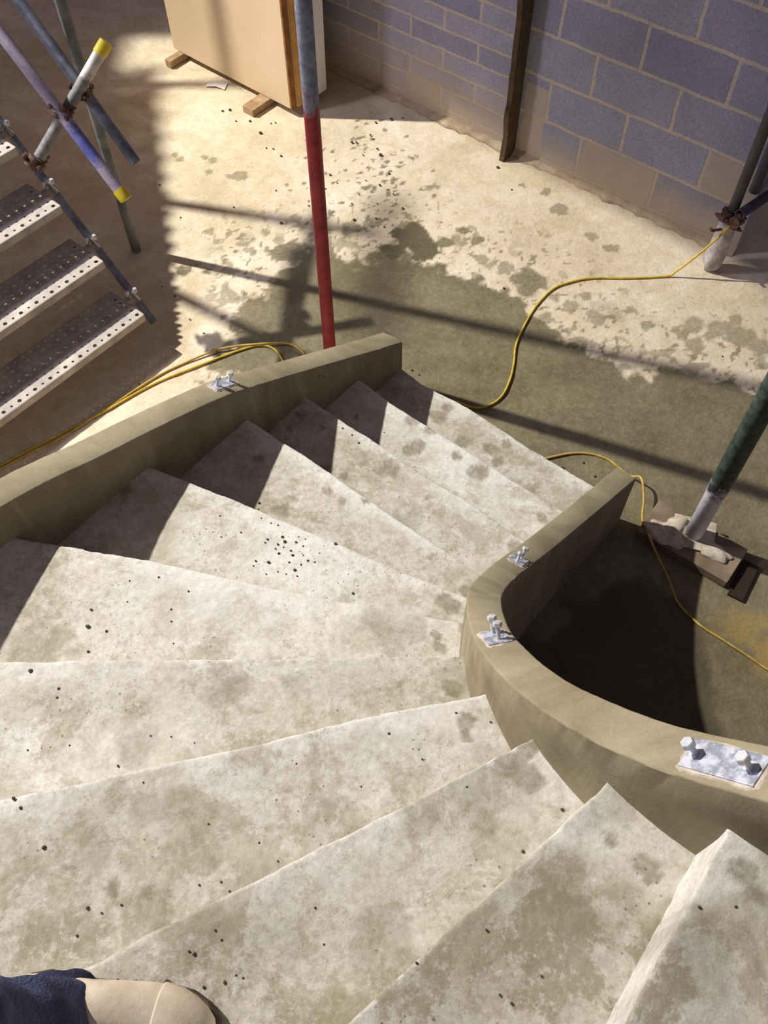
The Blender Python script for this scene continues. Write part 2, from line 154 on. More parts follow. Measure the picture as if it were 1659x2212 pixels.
# ------------------------------------------------------------ materials
class NT:
    def __init__(s, name, rough=0.8, metal=0.0, spec=0.3):
        s.m = bpy.data.materials.new(name); s.m.use_nodes = True
        s.t = s.m.node_tree; s.b = s.t.nodes['Principled BSDF']
        s.b.inputs['Roughness'].default_value = rough; s.b.inputs['Metallic'].default_value = metal
        s.b.inputs['Specular IOR Level'].default_value = spec
        s.co = s.n('ShaderNodeTexCoord').outputs['Object']
    def n(s, k, **kw):
        nd = s.t.nodes.new(k)
        for a, b in kw.items(): setattr(nd, a, b)
        return nd
    def l(s, a, b): s.t.links.new(a, b)
    def map(s, scale=(1, 1, 1), rot=(0, 0, 0), loc=(0, 0, 0)):
        nd = s.n('ShaderNodeMapping'); s.l(s.co, nd.inputs[0])
        nd.inputs['Scale'].default_value = scale; nd.inputs['Rotation'].default_value = rot; nd.inputs['Location'].default_value = loc
        return nd.outputs[0]
    def noise(s, scale, detail=4, rough=0.55, vec=None, dist=0.0):
        nd = s.n('ShaderNodeTexNoise'); s.l(vec or s.co, nd.inputs['Vector'])
        nd.inputs['Scale'].default_value = scale; nd.inputs['Detail'].default_value = detail
        nd.inputs['Roughness'].default_value = rough; nd.inputs['Distortion'].default_value = dist
        return nd.outputs['Fac']
    def ramp(s, fac, stops):
        nd = s.n('ShaderNodeValToRGB'); s.l(fac, nd.inputs[0]); e = nd.color_ramp.elements
        while len(e) < len(stops): e.new(0.5)
        for el, (p, c) in zip(e, stops): el.position = p; el.color = c if len(c) == 4 else (*c, 1)
        return nd.outputs[0]
    def rng(s, fac, a, b, lo=0.0, hi=1.0):
        nd = s.n('ShaderNodeMapRange'); s.l(fac, nd.inputs[0])
        for i, v in zip((1, 2, 3, 4), (a, b, lo, hi)): nd.inputs[i].default_value = v
        return nd.outputs[0]
    def mix(s, fac, a, b, mode='MIX'):
        nd = s.n('ShaderNodeMix', data_type='RGBA', blend_type=mode)
        for i, v in ((0, fac), (6, a), (7, b)):
            if isinstance(v, (int, float)): nd.inputs[i].default_value = v
            elif isinstance(v, tuple): nd.inputs[i].default_value = (*v[:3], 1)
            else: s.l(v, nd.inputs[i])
        return nd.outputs[2]
    def math(s, op, a, b=0.0):
        nd = s.n('ShaderNodeMath', operation=op)
        for i, v in ((0, a), (1, b)):
            if isinstance(v, (int, float)): nd.inputs[i].default_value = v
            else: s.l(v, nd.inputs[i])
        return nd.outputs[0]
    def attr(s, name):
        return s.n('ShaderNodeAttribute', attribute_name=name).outputs['Fac']
    def col(s, c):
        if isinstance(c, tuple): s.b.inputs['Base Color'].default_value = (*c[:3], 1)
        else: s.l(c, s.b.inputs['Base Color'])
    def bump(s, h, strength=0.3, dist=0.004):
        nd = s.n('ShaderNodeBump'); s.l(h, nd.inputs['Height'])
        nd.inputs['Strength'].default_value = strength; nd.inputs['Distance'].default_value = dist
        s.l(nd.outputs[0], s.b.inputs['Normal'])
def srgb(r, g, b):
    f = lambda v: (v/255/12.92) if v/255 <= .04045 else ((v/255+.055)/1.055)**2.4
    return (f(r), f(g), f(b))

# dusty cast concrete of the treads
t = NT('dusty_tread_concrete', 0.9, spec=0.2)
wet = t.attr('wet'); dust_tone = t.attr('dust_tone')
n1 = t.noise(2.6, 6, 0.62, dist=0.3); n2 = t.noise(11, 8, 0.74, dist=0.2); n3 = t.noise(70, 4, 0.7)
f = t.math('ADD', t.math('MULTIPLY', n1, 0.5), t.math('MULTIPLY', n2, 0.5))
f = t.math('ADD', f, t.math('MULTIPLY', t.math('SUBTRACT', dust_tone, 0.5), 0.32))
base = t.ramp(f, [(0.34, srgb(162, 154, 134)), (0.44, srgb(185, 178, 160)), (0.54, srgb(204, 199, 185)), (0.63, srgb(226, 222, 212))])
fl = t.noise(6.5, 10, 0.78, dist=0.25)
base = t.mix(t.rng(fl, 0.485, 0.525, 0, 0.42), base, srgb(222, 219, 210))
fd = t.noise(4.1, 10, 0.78, vec=t.map(loc=(3, 7, 1)), dist=0.3)
base = t.mix(t.rng(fd, 0.53, 0.575, 0, 0.40), base, srgb(150, 140, 112))
gr = t.rng(n3, 0.3, 0.7, 0.84, 1.10)
g2 = t.n('ShaderNodeCombineColor'); [t.l(gr, g2.inputs[i]) for i in range(3)]
base = t.mix(1.0, base, g2.outputs[0], 'MULTIPLY')
gran = t.noise(48, 8, 0.82)
base = t.mix(t.math('MULTIPLY', t.rng(gran, 0.53, 0.60, 0, 0.42), t.rng(t.noise(3.3, 4, 0.6), 0.42, 0.58)), base, srgb(140, 130, 106))
base = t.mix(t.math('MULTIPLY', t.rng(gran, 0.47, 0.40, 0, 0.40), t.rng(t.noise(2.7, 4, 0.6), 0.60, 0.44)), base, srgb(226, 223, 214))
str_ = t.noise(9, 5, 0.7, vec=t.map((1, 0.13, 1), (0, 0, math.radians(-48))), dist=0.6)
base = t.mix(t.rng(str_, 0.57, 0.68, 0, 0.35), base, srgb(206, 200, 180))
pit = t.n('ShaderNodeTexVoronoi'); t.l(t.co, pit.inputs['Vector']); pit.inputs['Scale'].default_value = 55
pm = t.math('MULTIPLY', t.rng(pit.outputs['Distance'], 0.10, 0.17, 1, 0), t.rng(t.noise(5, 3), 0.50, 0.62, 0, 0.75))
base = t.mix(pm, base, srgb(96, 86, 66))
wn = t.math('MULTIPLY', wet, t.rng(t.noise(45, 3, 0.7), 0.3, 0.62, 0.55, 1.0))
base = t.mix(t.math('MULTIPLY', wn, 0.85), base, srgb(126, 117, 92))
t.col(base)
h = t.math('ADD', t.math('MULTIPLY', n3, 0.5), t.math('MULTIPLY', t.noise(28, 5, 0.7), 1.0))
t.bump(h, 0.35, 0.006)
M_TREAD = t.m

# floated olive-grey concrete of the upstands
t = NT('floated_upstand_concrete', 0.85, spec=0.25)
n1 = t.noise(5, 5, 0.6, dist=0.4); n2 = t.noise(160, 3, 0.7)
base = t.ramp(n1, [(0.32, srgb(138, 128, 102)), (0.52, srgb(160, 150, 122)), (0.7, srgb(176, 166, 138))])
g = t.rng(n2, 0.2, 0.8, 0.84, 1.08); g2 = t.n('ShaderNodeCombineColor'); [t.l(g, g2.inputs[i]) for i in range(3)]
base = t.mix(1.0, base, g2.outputs[0], 'MULTIPLY')
sep = t.n('ShaderNodeSeparateXYZ'); t.l(t.co, sep.inputs[0])
streak = t.noise(14, 5, 0.7, vec=t.map((1, 1, 0.12)))
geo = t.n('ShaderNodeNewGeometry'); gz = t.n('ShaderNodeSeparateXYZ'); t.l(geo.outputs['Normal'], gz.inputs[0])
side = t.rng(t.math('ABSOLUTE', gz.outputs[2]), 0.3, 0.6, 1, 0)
base = t.mix(t.math('MULTIPLY', side, 0.45), base, srgb(118, 107, 84))  # upright faces darkened: their shade is put into the colour
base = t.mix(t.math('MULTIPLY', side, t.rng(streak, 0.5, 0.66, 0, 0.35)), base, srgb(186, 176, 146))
holes = t.n('ShaderNodeTexVoronoi'); t.l(t.map((1, 1, 0.7)), holes.inputs['Vector']); holes.inputs['Scale'].default_value = 34
hm = t.math('MULTIPLY', side, t.math('MULTIPLY', t.rng(holes.outputs['Distance'], 0.12, 0.2, 1, 0), t.rng(t.noise(3.1, 2), 0.56, 0.62, 0, 1)))
base = t.mix(hm, base, srgb(48, 40, 30))
t.col(base); t.bump(t.math('ADD', n2, t.math('MULTIPLY', t.noise(22, 4), 1.4)), 0.3, 0.003)
M_CURB = t.m

# floor slab: pale dust, damp olive area, drips, painted shade in the well
t = NT('dusty_floor_slab', 0.9, spec=0.25)
wet = t.attr('wet'); pale = t.attr('dust_tone')  # on the floor, wet also carries the painted shade of the stairwell
wet_shade_raw = wet
wet = t.math('ADD', wet, t.math('MULTIPLY', t.math('SUBTRACT', t.noise(80, 6, 0.85), 0.5), t.rng(wet, 0.0, 0.9, 0.0, 1.1)))
wet = t.math('MULTIPLY', t.rng(wet, 0.12, 0.92, 0, 1), t.rng(t.noise(26, 6, 0.8), 0.36, 0.56, 0.90, 1.0))
n1 = t.noise(1.7, 6, 0.6, dist=0.6); n2 = t.noise(9, 6, 0.7, dist=0.4); n3 = t.noise(60, 4, 0.75)
f = t.math('ADD', t.math('MULTIPLY', n1, 0.55), t.math('MULTIPLY', n2, 0.45))
dry = t.ramp(f, [(0.34, srgb(198, 182, 150)), (0.48, srgb(218, 203, 174)), (0.62, srgb(234, 223, 200))])
damp = t.ramp(t.noise(3.5, 5, 0.65), [(0.3, srgb(104, 96, 72)), (0.5, srgb(120, 112, 86)), (0.7, srgb(136, 127, 100))])
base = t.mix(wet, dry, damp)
base = t.mix(t.rng(wet_shade_raw, 1.0, 1.4, 0, 1), base, srgb(84, 74, 56))  # strongest damp spots, and the painted shade of the stairwell floor
base = t.mix(t.math('MULTIPLY', pale, 0.7), base, srgb(176, 148, 86))
g = t.rng(n3, 0.25, 0.75, 0.84, 1.10); g2 = t.n('ShaderNodeCombineColor'); [t.l(g, g2.inputs[i]) for i in range(3)]
base = t.mix(1.0, base, g2.outputs[0], 'MULTIPLY')
vo = t.n('ShaderNodeTexVoronoi'); t.l(t.co, vo.inputs['Vector']); vo.inputs['Scale'].default_value = 38
sp = t.math('MULTIPLY', t.rng(vo.outputs['Distance'], 0.07, 0.13, 1, 0), t.rng(t.noise(2.3, 2), 0.46, 0.6, 0, 0.8))
base = t.mix(sp, base, srgb(92, 80, 58))
t.col(base)
t.l(t.rng(wet, 0, 1, 0.92, 0.62), t.b.inputs['Roughness'])
t.bump(t.math('ADD', t.math('MULTIPLY', n3, 0.6), t.noise(24, 5, 0.7)), 0.45, 0.008)
M_FLOOR = t.m

def blockmat(name, bw, bh, z0, s0, joint, c1, c2, cm, phi, dusty=(), dh=0.26):
    t = NT(name, 0.92, spec=0.15)
    # along-wall coordinate in x, height in y
    mp = t.n('ShaderNodeMapping'); t.l(t.co, mp.inputs[0]); mp.inputs['Rotation'].default_value = (0, 0, -phi)
    sp = t.n('ShaderNodeSeparateXYZ'); t.l(mp.outputs[0], sp.inputs[0])
    cb = t.n('ShaderNodeCombineXYZ')
    wob = t.math('MULTIPLY', t.math('SUBTRACT', t.noise(7, 3), 0.5), 0.020)
    t.l(t.math('ADD', t.math('SUBTRACT', sp.outputs[0], s0), wob), cb.inputs[0])
    t.l(t.math('ADD', t.math('SUBTRACT', sp.outputs[2], z0), wob), cb.inputs[1])
    br = t.n('ShaderNodeTexBrick', offset=0.5, squash=1.0)
    t.l(cb.outputs[0], br.inputs['Vector'])
    br.inputs['Scale'].default_value = 1.0; br.inputs['Mortar Size'].default_value = joint
    br.inputs['Mortar Smooth'].default_value = 0.25; br.inputs['Bias'].default_value = 0.0
    br.inputs['Brick Width'].default_value = bw; br.inputs['Row Height'].default_value = bh
    br.inputs['Color1'].default_value = (*c1, 1); br.inputs['Color2'].default_value = (*c2, 1); br.inputs['Mortar'].default_value = (*cm, 1)
    base = br.outputs['Color']
    n3 = t.noise(90, 4, 0.8); n1 = t.noise(3, 5, 0.6)
    g = t.math('MULTIPLY', t.rng(n3, 0.28, 0.72, 0.70, 1.22), t.rng(n1, 0.3, 0.7, 0.88, 1.12)); g2 = t.n('ShaderNodeCombineColor'); [t.l(g, g2.inputs[i]) for i in range(3)]
    base = t.mix(1.0, base, g2.outputs[0], 'MULTIPLY')
    # dust splashed up from the slab
    low = t.math('ADD', sp.outputs[2], t.math('MULTIPLY', t.math('SUBTRACT', t.noise(3.2, 4, 0.6), 0.5), 0.35))
    for (sa, sb, za, zb) in dusty:
        k = t.math('MULTIPLY', t.math('MULTIPLY', t.rng(sp.outputs[0], sa, sa+0.012), t.rng(sp.outputs[0], sb-0.012, sb, 1, 0)), t.math('MULTIPLY', t.rng(sp.outputs[2], za, za+0.012), t.rng(sp.outputs[2], zb-0.012, zb, 1, 0)))
        base = t.mix(t.math('MULTIPLY', k, t.rng(t.noise(14, 4), 0.3, 0.6, 0.55, 0.9)), base, srgb(188, 174, 156))
    base = t.mix(t.rng(low, 0.0, dh, 0.9, 0.0), base, srgb(200, 182, 156))
    v = t.n('ShaderNodeTexVoronoi'); t.l(t.co, v.inputs['Vector']); v.inputs['Scale'].default_value = 60
    base = t.mix(t.math('MULTIPLY', t.rng(v.outputs['Distance'], 0.1, 0.16, 1, 0), 0.30), base, srgb(60, 56, 66))
    t.col(base)
    t.bump(t.math('ADD', t.math('MULTIPLY', br.outputs['Fac'], -1.6), n3), 0.5, 0.006)
    return t.m
PHI = -0.681
M_BLOCK = blockmat('grey_blockwork', 0.45, 0.225, 0.262, -2.04 - 0.225, 0.011, srgb(160, 162, 178), srgb(142, 144, 164), srgb(196, 184, 172), PHI, ((-1.80, -1.36, 0.03, 0.262), (-1.14, -0.86, 0.262, 0.487), (-2.19, -2.04, 0.04, 0.44)))
M_BRICK = blockmat('coursing_blockwork', 0.45, 0.1125, 0.183, -2.73, 0.0095, srgb(172, 170, 188), srgb(150, 148, 168), srgb(198, 187, 176), PHI, ((-2.99, -2.74, 0.0, 0.2),), 0.42)

def simple(name, c1, c2, scale=8, rough=0.6, metal=0.0, spec=0.4, bump=0.1, lo=0.35, hi=0.65, bscale=60):
    t = NT(name, rough, metal, spec)
    t.col(t.ramp(t.noise(scale, 5, 0.65), [(lo, c1), (hi, c2)]))
    t.bump(t.noise(bscale, 4, 0.7), bump, 0.003)
    return t.m
M_GALV = simple('weathered_galvanised_tube', srgb(96, 104, 122), srgb(146, 152, 168), 14, 0.55, 0.25)
M_GALVD = simple('dull_scaffold_tube', srgb(100, 104, 104), srgb(140, 142, 138), 12, 0.6, 0.2)
M_YCAP = simple('yellow_plastic_cap', srgb(212, 190, 30), srgb(232, 210, 60), 20, 0.5)
M_RUST = simple('rusty_fitting', srgb(72, 48, 40), srgb(128, 100, 88), 60, 0.85, 0.2, bump=0.5)
M_BOLT = simple('zinc_plated_bolt', srgb(196, 200, 205), srgb(222, 224, 226), 40, 0.45, 0.35)
M_PLATE = simple('galvanised_plate', srgb(150, 156, 170), srgb(214, 216, 228), 45, 0.5, 0.3, lo=0.42, hi=0.58)
M_TREADST = simple('dusty_steel_tread', srgb(158, 148, 142), srgb(196, 188, 176), 9, 0.75, 0.1, bump=0.15)
M_CABLE = simple('yellow_cable_sheath', srgb(196, 166, 30), srgb(222, 196, 70), 30, 0.5)
M_CABLED = simple('dusty_yellow_cable', srgb(170, 140, 60), srgb(206, 180, 96), 30, 0.7)
M_PEB = simple('mortar_crumb', srgb(70, 62, 48), srgb(104, 94, 74), 60, 0.9, bump=0.5)
M_TAN = simple('tan_door_veneer', srgb(214, 188, 152), srgb(224, 200, 166), 2, 0.6, bump=0.02)
M_LIP = simple('orange_timber_lipping', srgb(198, 142, 70), srgb(222, 170, 98), 18, 0.6)
M_LIPD = simple('dark_timber_edge', srgb(126, 82, 40), srgb(160, 108, 58), 18, 0.7)
M_WHITE = simple('white_primed_board', srgb(226, 222, 218), srgb(238, 234, 230), 6, 0.6, bump=0.03)
M_TIMB = simple('rough_timber_batten', srgb(150, 124, 92), srgb(184, 156, 120), 18, 0.85, bump=0.3)
M_SHADE = simple('floor_shadow_dark', srgb(44, 32, 24), srgb(58, 44, 34), 12, 0.9, bump=0.3)  # dark colour of the strip that stands in for a floor shadow
M_SOLE = simple('red_brown_sole_board', srgb(118, 102, 84), srgb(150, 134, 112), 8, 0.85, bump=0.3)
M_MORT = simple('dried_mortar', srgb(176, 162, 142), srgb(218, 208, 190), 26, 0.95, bump=0.9, bscale=40)
M_PAPER = simple('white_paper_scrap', srgb(232, 228, 220), srgb(244, 242, 238), 20, 0.7)
M_FIN = simple('dirty_timber_strip', srgb(66, 52, 34), srgb(92, 76, 52), 12, 0.95, bump=0.4)
M_BLACKP = simple('dark_pipe', srgb(60, 58, 66), srgb(84, 82, 90), 12, 0.6, 0.1)

# ------------------------------------------------------------ the setting
def gridmesh(name, P, attrs, wrap=None):
    """P: (rows, cols, 3)"""
    R, C = P.shape[:2]
    me = bpy.data.meshes.new(name)
    idx = np.arange(R*C).reshape(R, C)
    q = np.stack([idx[:-1, :-1], idx[:-1, 1:], idx[1:, 1:], idx[1:, :-1]], -1).reshape(-1, 4)
    me.vertices.add(R*C); me.vertices.foreach_set('co', P.reshape(-1).astype(np.float32))
    me.loops.add(q.size); me.loops.foreach_set('vertex_index', q.reshape(-1).astype(np.int32))
    me.polygons.add(len(q)); me.polygons.foreach_set('loop_start', (np.arange(len(q))*4).astype(np.int32))
    me.polygons.foreach_set('loop_total', np.full(len(q), 4, np.int32))
    me.update(calc_edges=True)
    for k, v in attrs.items():
        a = me.attributes.new(k, 'FLOAT', 'POINT'); a.data.foreach_set('value', v.reshape(-1).astype(np.float32))
    return me

xs = np.concatenate([np.arange(-9, -2.2, 0.4), np.arange(-2.2, 2.2, 0.0125), np.arange(2.2, 6.0, 0.4)])
ys = np.concatenate([np.arange(-3, 1.0, 0.4), np.arange(1.0, 6.2, 0.0125), np.arange(6.2, 9.0, 0.4)])
gx, gy = np.meshgrid(xs, ys)
gz = (fbm(gx, gy, 2.2, 5, 3) - .5)*0.010 + (fbm(gx, gy, 18, 8, 3) - .5)*0.004
gz = gz - gz.max()*0.6
d = signed_poly(gx, gy, D['wet']) + (fbm(gx, gy, 2.6, 21, 5) - .5)*0.30 + (fbm(gx, gy, 16, 23, 4) - .5)*0.16
wet_shade = 1 - sm(-0.02, 0.03, d)
spots = [(s[1], s[2], s[3]*1.1, 1.2 if i < 3 else (0.85 if i < 12 else (0.62 if i < 60 else 0.8))) for i, s in enumerate(D['fspots']) if s[0] == 0]
left_ok = sm(-1.0, -0.8, gx)
wet_shade = np.maximum(wet_shade*0.97, spotmask(gx, gy, spots, 30, 0.8))
# drips thinning out around the damp area
band = sm(0.55, 0.05, signed_poly(gx, gy, D['wet']))
wet_shade = np.maximum(wet_shade, band*sm(0.60, 0.66, fbm(gx, gy, 13, 61, 3))*0.6*left_ok)
wet_shade = np.maximum(wet_shade, sm(0.75, 0.2, signed_poly(gx, gy, D['wet']))*sm(0.655, 0.72, fbm(gx, gy, 32, 64, 2))*0.75*left_ok)
well_shade = signed_poly(gx, gy, [[0.9, 1.85], [1.3, 1.7], [1.36, 0.7], [0.2, 0.7], [0.2, 1.3]])
wet_shade = np.maximum(wet_shade, 1.3*(1 - sm(-0.15, 0.05, well_shade + (fbm(gx, gy, 6, 99, 3)-.5)*0.2)))  # stairwell floor darkened: shade in the well painted into the mask
yel = (1 - sm(0.05, 0.28, np.hypot(gx-1.47, (gy-1.42))))*sm(0.35, 0.7, fbm(gx, gy, 8, 77, 4))
me = gridmesh('floor', np.stack([gx, gy, gz], -1), {'wet': wet_shade, 'dust_tone': yel})
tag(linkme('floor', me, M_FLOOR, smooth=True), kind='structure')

# block wall: plane at distance WD along the normal, running along az(PHI)
wu = Vector((math.cos(PHI), math.sin(PHI), 0)); wn_ = Vector((-math.sin(PHI), math.cos(PHI), 0)); WD = 3.93
def wall_pt(s, d, z): return wu*s + wn_*d + Z*z
def wallbox(name, s0, s1, z0, z1, d0, d1, mat, kind='structure'):
    bm = bmesh.new()
    add_box(bm, wall_pt((s0+s1)/2, (d0+d1)/2, (z0+z1)/2), (wu, wn_, Z), ((s1-s0)/2, (d1-d0)/2, (z1-z0)/2))
    o = link(name, bm, mat); return tag(o, kind=kind)
wallbox('wall_right', -2.23, -0.85, -0.02, 3.5, WD, WD+0.14, M_BLOCK)
wallbox('wall_back', -4.6, -2.23, -0.02, 3.5, WD, WD+0.14, M_BRICK)
# upper floor slab over the block wall side: its edge keeps the floodlight off the wall
e0 = Vector((-3.55, 5.66, 3.5)); e1 = Vector((2.25, 0.39, 3.5)); dd = (e1-e0).normalized(); nn0 = Vector((-dd.y, dd.x, 0))
bm = bmesh.new(); add_box(bm, (e0+e1)/2 + nn0*1.5 + Z*0.1, (dd, nn0, Z), ((e1-e0).length/2, 1.5, 0.1))
tag(link('ceiling', bm, M_CURB), kind='structure')
# mortar fillet along the wall foot
bm = bmesh.new(); rings = []
for i in range(90):
    s = -4.55 + i*(3.70/89)
    hgt = 0.022 + 0.02*random.random(); wd = 0.03 + 0.03*random.random()
    rings.append([bm.verts.new(wall_pt(s, WD+0.01, -0.01)), bm.verts.new(wall_pt(s, WD-wd, -0.006)), bm.verts.new(wall_pt(s, WD-wd*0.4, hgt*0.35)), bm.verts.new(wall_pt(s, WD+0.005, hgt))])
for a, b in zip(rings, rings[1:]):
    for k in range(3): bm.faces.new((a[k], a[k+1], b[k+1], b[k]))
fil = link('trim_1', bm, simple('mortar_fillet', srgb(172, 150, 120), srgb(204, 186, 156), 10, 0.95, bump=0.6), smooth=True)
tag(fil, kind='structure')
# timber joint strip standing proud of the wall
bm = bmesh.new()
n = 60; L = []
for i in range(n+1):
    z = 3.0*i/n
    j = (random.random()-.5)*0.010; k2 = (random.random()-.5)*0.006
    L.append([bm.verts.new(wall_pt(-2.235, WD+0.02, z-0.01)), bm.verts.new(wall_pt(-2.235+k2, WD-0.105+j, z-0.01)), bm.verts.new(wall_pt(-2.205+k2, WD-0.105+j, z-0.01)), bm.verts.new(wall_pt(-2.205, WD+0.02, z-0.01))])
for a, b in zip(L, L[1:]):
    for k in range(4): bm.faces.new((a[k], a[(k+1) % 4], b[(k+1) % 4], b[k]))
bm.faces.new(L[0][::-1]); bm.faces.new(L[-1])
tag(link('trim_2', bm, M_FIN), kind='structure')

# ------------------------------------------------------------ staircase
def catmull(C, m=8):
    C = np.array(C); P = np.vstack([2*C[0]-C[1], C, 2*C[-1]-C[-2]]); out = []
    for i in range(1, len(P)-2):
        a, b, c, d_ = P[i-1:i+3]
        for j in range(m):
            t_ = j/m
            out.append(.5*((2*b)+(c-a)*t_+(2*a-5*b+4*c-d_)*t_*t_+(-a+3*b-3*c+d_)*t_**3))
    out.append(C[-1]); return np.array(out)
stair = empty('concrete_staircase', (0, 0, 0), 'winding cast concrete staircase with low upstands, dusty treads descending to the floor', 'staircase')
def resample(pts, n):
    p = np.array(pts, float); s = np.concatenate([[0], np.cumsum(np.hypot(*np.diff(p, axis=0).T))])
    t_ = np.linspace(0, s[-1], n); return np.stack([np.interp(t_, s, p[:, 0]), np.interp(t_, s, p[:, 1])], 1)
NS = {int(k): v for k, v in D['N'].items()}
def ext(pts, a, b):
    p = np.array(pts, float)
    d0 = (p[0]-p[1])/np.hypot(*(p[0]-p[1])); d1 = (p[-1]-p[-2])/np.hypot(*(p[-1]-p[-2]))
    return np.vstack([p[0]+d0*a, p, p[-1]+d1*b])
for k in range(1, 13):
    a0 = 0.05 if k < 7 else 0.0
    A = ext(NS[k], a0, 0.005); B = ext(NS[k+1], 0.05 if k+1 < 7 else 0.0, 0.005)
    ln = max(np.hypot(*(A[-1]-A[0])), np.hypot(*(B[-1]-B[0])))
    nc = int(ln/0.012)
    A = resample(A, nc); B = resample(B, nc)
    # small wander of the cast nosing
    dr = (B - A); dr /= np.linalg.norm(dr, axis=1)[:, None]
    wob = (fbm(A[:, 0]+k, A[:, 1], 6, 40+k, 4)-.5)*0.010 + (fbm(A[:, 0], A[:, 1]+k, 60, 70+k, 2)-.5)*0.004
    A = A + dr*wob[:, None]
    if k < 12:
        dB = B - A; dB /= np.linalg.norm(dB, axis=1)[:, None]; B = B + dB*0.012
    nr = max(8, int(np.hypot(*(B-A).T).max()/0.013))
    z = k*RISE
    tt = np.concatenate([[0.0, 0.006, 0.02], np.linspace(0.04, 1, nr)])
    rows = []; W = []; U = []
    # riser rows from below, then the top
    for zz in (0.0, z-RISE-0.01, z-RISE*0.66, z-RISE*0.33, z-0.012):
        if zz < 0: zz = 0.0
        off = (fbm(A[:, 0], A[:, 1]+zz*3, 9, 90+k, 3)-.5)*0.006
        rows.append(np.column_stack([A + dr*(0.003+off)[:, None]*(zz < z-0.02) + dr*0.001, np.full(nc, zz)]))
    for t_ in tt:
        p = A*(1-t_) + B*t_
        zz = z + (fbm(p[:, 0], p[:, 1], 5, 5+k, 3)-.5)*0.004 + (fbm(p[:, 0], p[:, 1], 40, 6+k, 2)-.5)*0.0022
        if t_ == 0:
            chip = np.clip(fbm(p[:, 0], p[:, 1], 22, 11+k, 3)-.62, 0, 1)*0.06
            zz = zz - 0.004 - chip
        elif t_ < 0.01: zz = zz - 0.0012
        rows.append(np.column_stack([p, zz]))
    P = np.array(rows)
    px, py = P[..., 0], P[..., 1]
    sp = [(s[1], s[2], s[3], 0.9) for s in D['spots'] if s[0] == k]
    bs = [(s[1], s[2], s[3]*1.15, 0.45) for s in D['broad'] if s[0] == k]
    wet = spotmask(px, py, sp, 50+k, 0.5)
    wet = np.maximum(wet, spotmask(px, py, bs, 80+k, 0.9))
    # dirt gathered at the ends of each tread, by the inner upstand
    u = np.linspace(0, 1, nc)[None, :]*np.ones((P.shape[0], 1))
    dist_in = (1-u)*ln
    edge = sm(0.20, 0.03, dist_in)*sm(0.42, 0.62, fbm(px, py, 11, 120+k, 4))
    wet = np.maximum(wet, edge*0.65)
    back = np.concatenate([np.zeros(5), tt])[:, None]*np.ones((1, nc))
    wet = np.maximum(wet, sm(0.80, 0.98, back)*sm(0.40, 0.7, fbm(px, py, 4, 140+k, 4))*0.55)
    dust_tone = fbm(px, py, 1.6, 160+k, 3)
    dust_tone = dust_tone + 0.35*sm(0.25, 0.0, back)*(np.arange(P.shape[0])[:, None] >= 5) - 0.12*sm(0.5, 1, back)
    inner = sm(0.24, 0.10, dist_in + (fbm(px, py, 7, 180+k, 4)-.5)*0.30)
    if k >= 8: dust_tone = dust_tone + inner*0.2
    dust_tone = dust_tone - {8: 0.05, 9: 0.30, 10: 0.75, 11: 0.90, 12: 0.9}.get(k, 0.0)*(1-inner)
    dust_tone[:5] = dust_tone[:5]*0 + (0.85 if k >= 10 else 0.5)  # upper risers paler: the light falling on them is put into the colour
    me = gridmesh('step', P, {'wet': np.clip(wet, 0, 1), 'dust_tone': np.clip(dust_tone, -0.6, 1.3)})
    linkme('step', me, M_TREAD, stair, smooth=False)
    o = COL.objects[-1]

def upstand(ctrl, th, seed, widths=None):
    """low wall following the flight: tread-side face on the curve, thickness th to its left"""
    Dn = catmull(ctrl, 12)
    tg = np.gradient(Dn[:, :2], axis=0); tg /= np.linalg.norm(tg, axis=1)[:, None]
    nn = np.stack([-tg[:, 1], tg[:, 0]], 1)
    zt = Dn[:, 2] + (fbm(Dn[:, 0], Dn[:, 1], 12, seed, 3)-.5)*0.004
    c = 0.005; thv = th
    prof = [(0.0, 0), (0.0, -c), (c if th > 0 else -c, 0.0), None]
    sg = 1 if th > 0 else -1
    cols = [(0.0, 'b'), (0.0, 0.30), (0.0, 0.10), (0.0, c), (sg*c*0.4, c*0.3), (sg*c, 0.0), (th*0.5, -0.0008), (th-sg*c, 0.0), (th-sg*c*0.4, c*0.3), (th, c), (th, 0.10), (th, 0.30), (th, 'b')]
    bm = bmesh.new(); rr = []
    for i in range(len(Dn)):
        row = []
        for j, (o_, dz) in enumerate(cols):
            zz = 0.0 if dz == 'b' else max(0.0, zt[i]-dz)
            jit = (random.random()-.5)*0.0012
            p = Dn[i, :2] + nn[i]*(o_+jit)
            row.append(bm.verts.new((p[0], p[1], zz)))
        rr.append(row)
    for a, b in zip(rr, rr[1:]):
        for k in range(len(cols)-1):
            f_ = (a[k], b[k], b[k+1], a[k+1]) if th > 0 else (a[k], a[k+1], b[k+1], b[k])
            bm.faces.new(f_)
    bm.faces.new(rr[0][::-1] if th < 0 else rr[0]); bm.faces.new(rr[-1] if th < 0 else rr[-1][::-1])
    bmesh.ops.remove_doubles(bm, verts=bm.verts, dist=1e-6)
    bmesh.ops.recalc_face_normals(bm, faces=bm.faces)
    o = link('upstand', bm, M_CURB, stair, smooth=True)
    md = o.modifiers.new('es', 'EDGE_SPLIT'); md.split_angle = math.radians(40)
    return o, Dn, nn
RC = [[0.914, 2.028, 0.328], [0.679, 1.775, 0.45], [0.499, 1.566, 0.587], [0.371, 1.4, 0.737], [0.294, 1.265, 0.896], [0.245, 1.151, 1.05], [0.21, 1.047, 1.193], [0.19, 0.928, 1.316], [0.192, 0.798, 1.432], [0.228, 0.662, 1.56], [0.288, 0.529, 1.707], [0.38, 0.404, 1.864], [0.492, 0.301, 2.024], [0.632, 0.207, 2.173], [0.802, 0.124, 2.31], [1.05, 0.04, 2.46]]
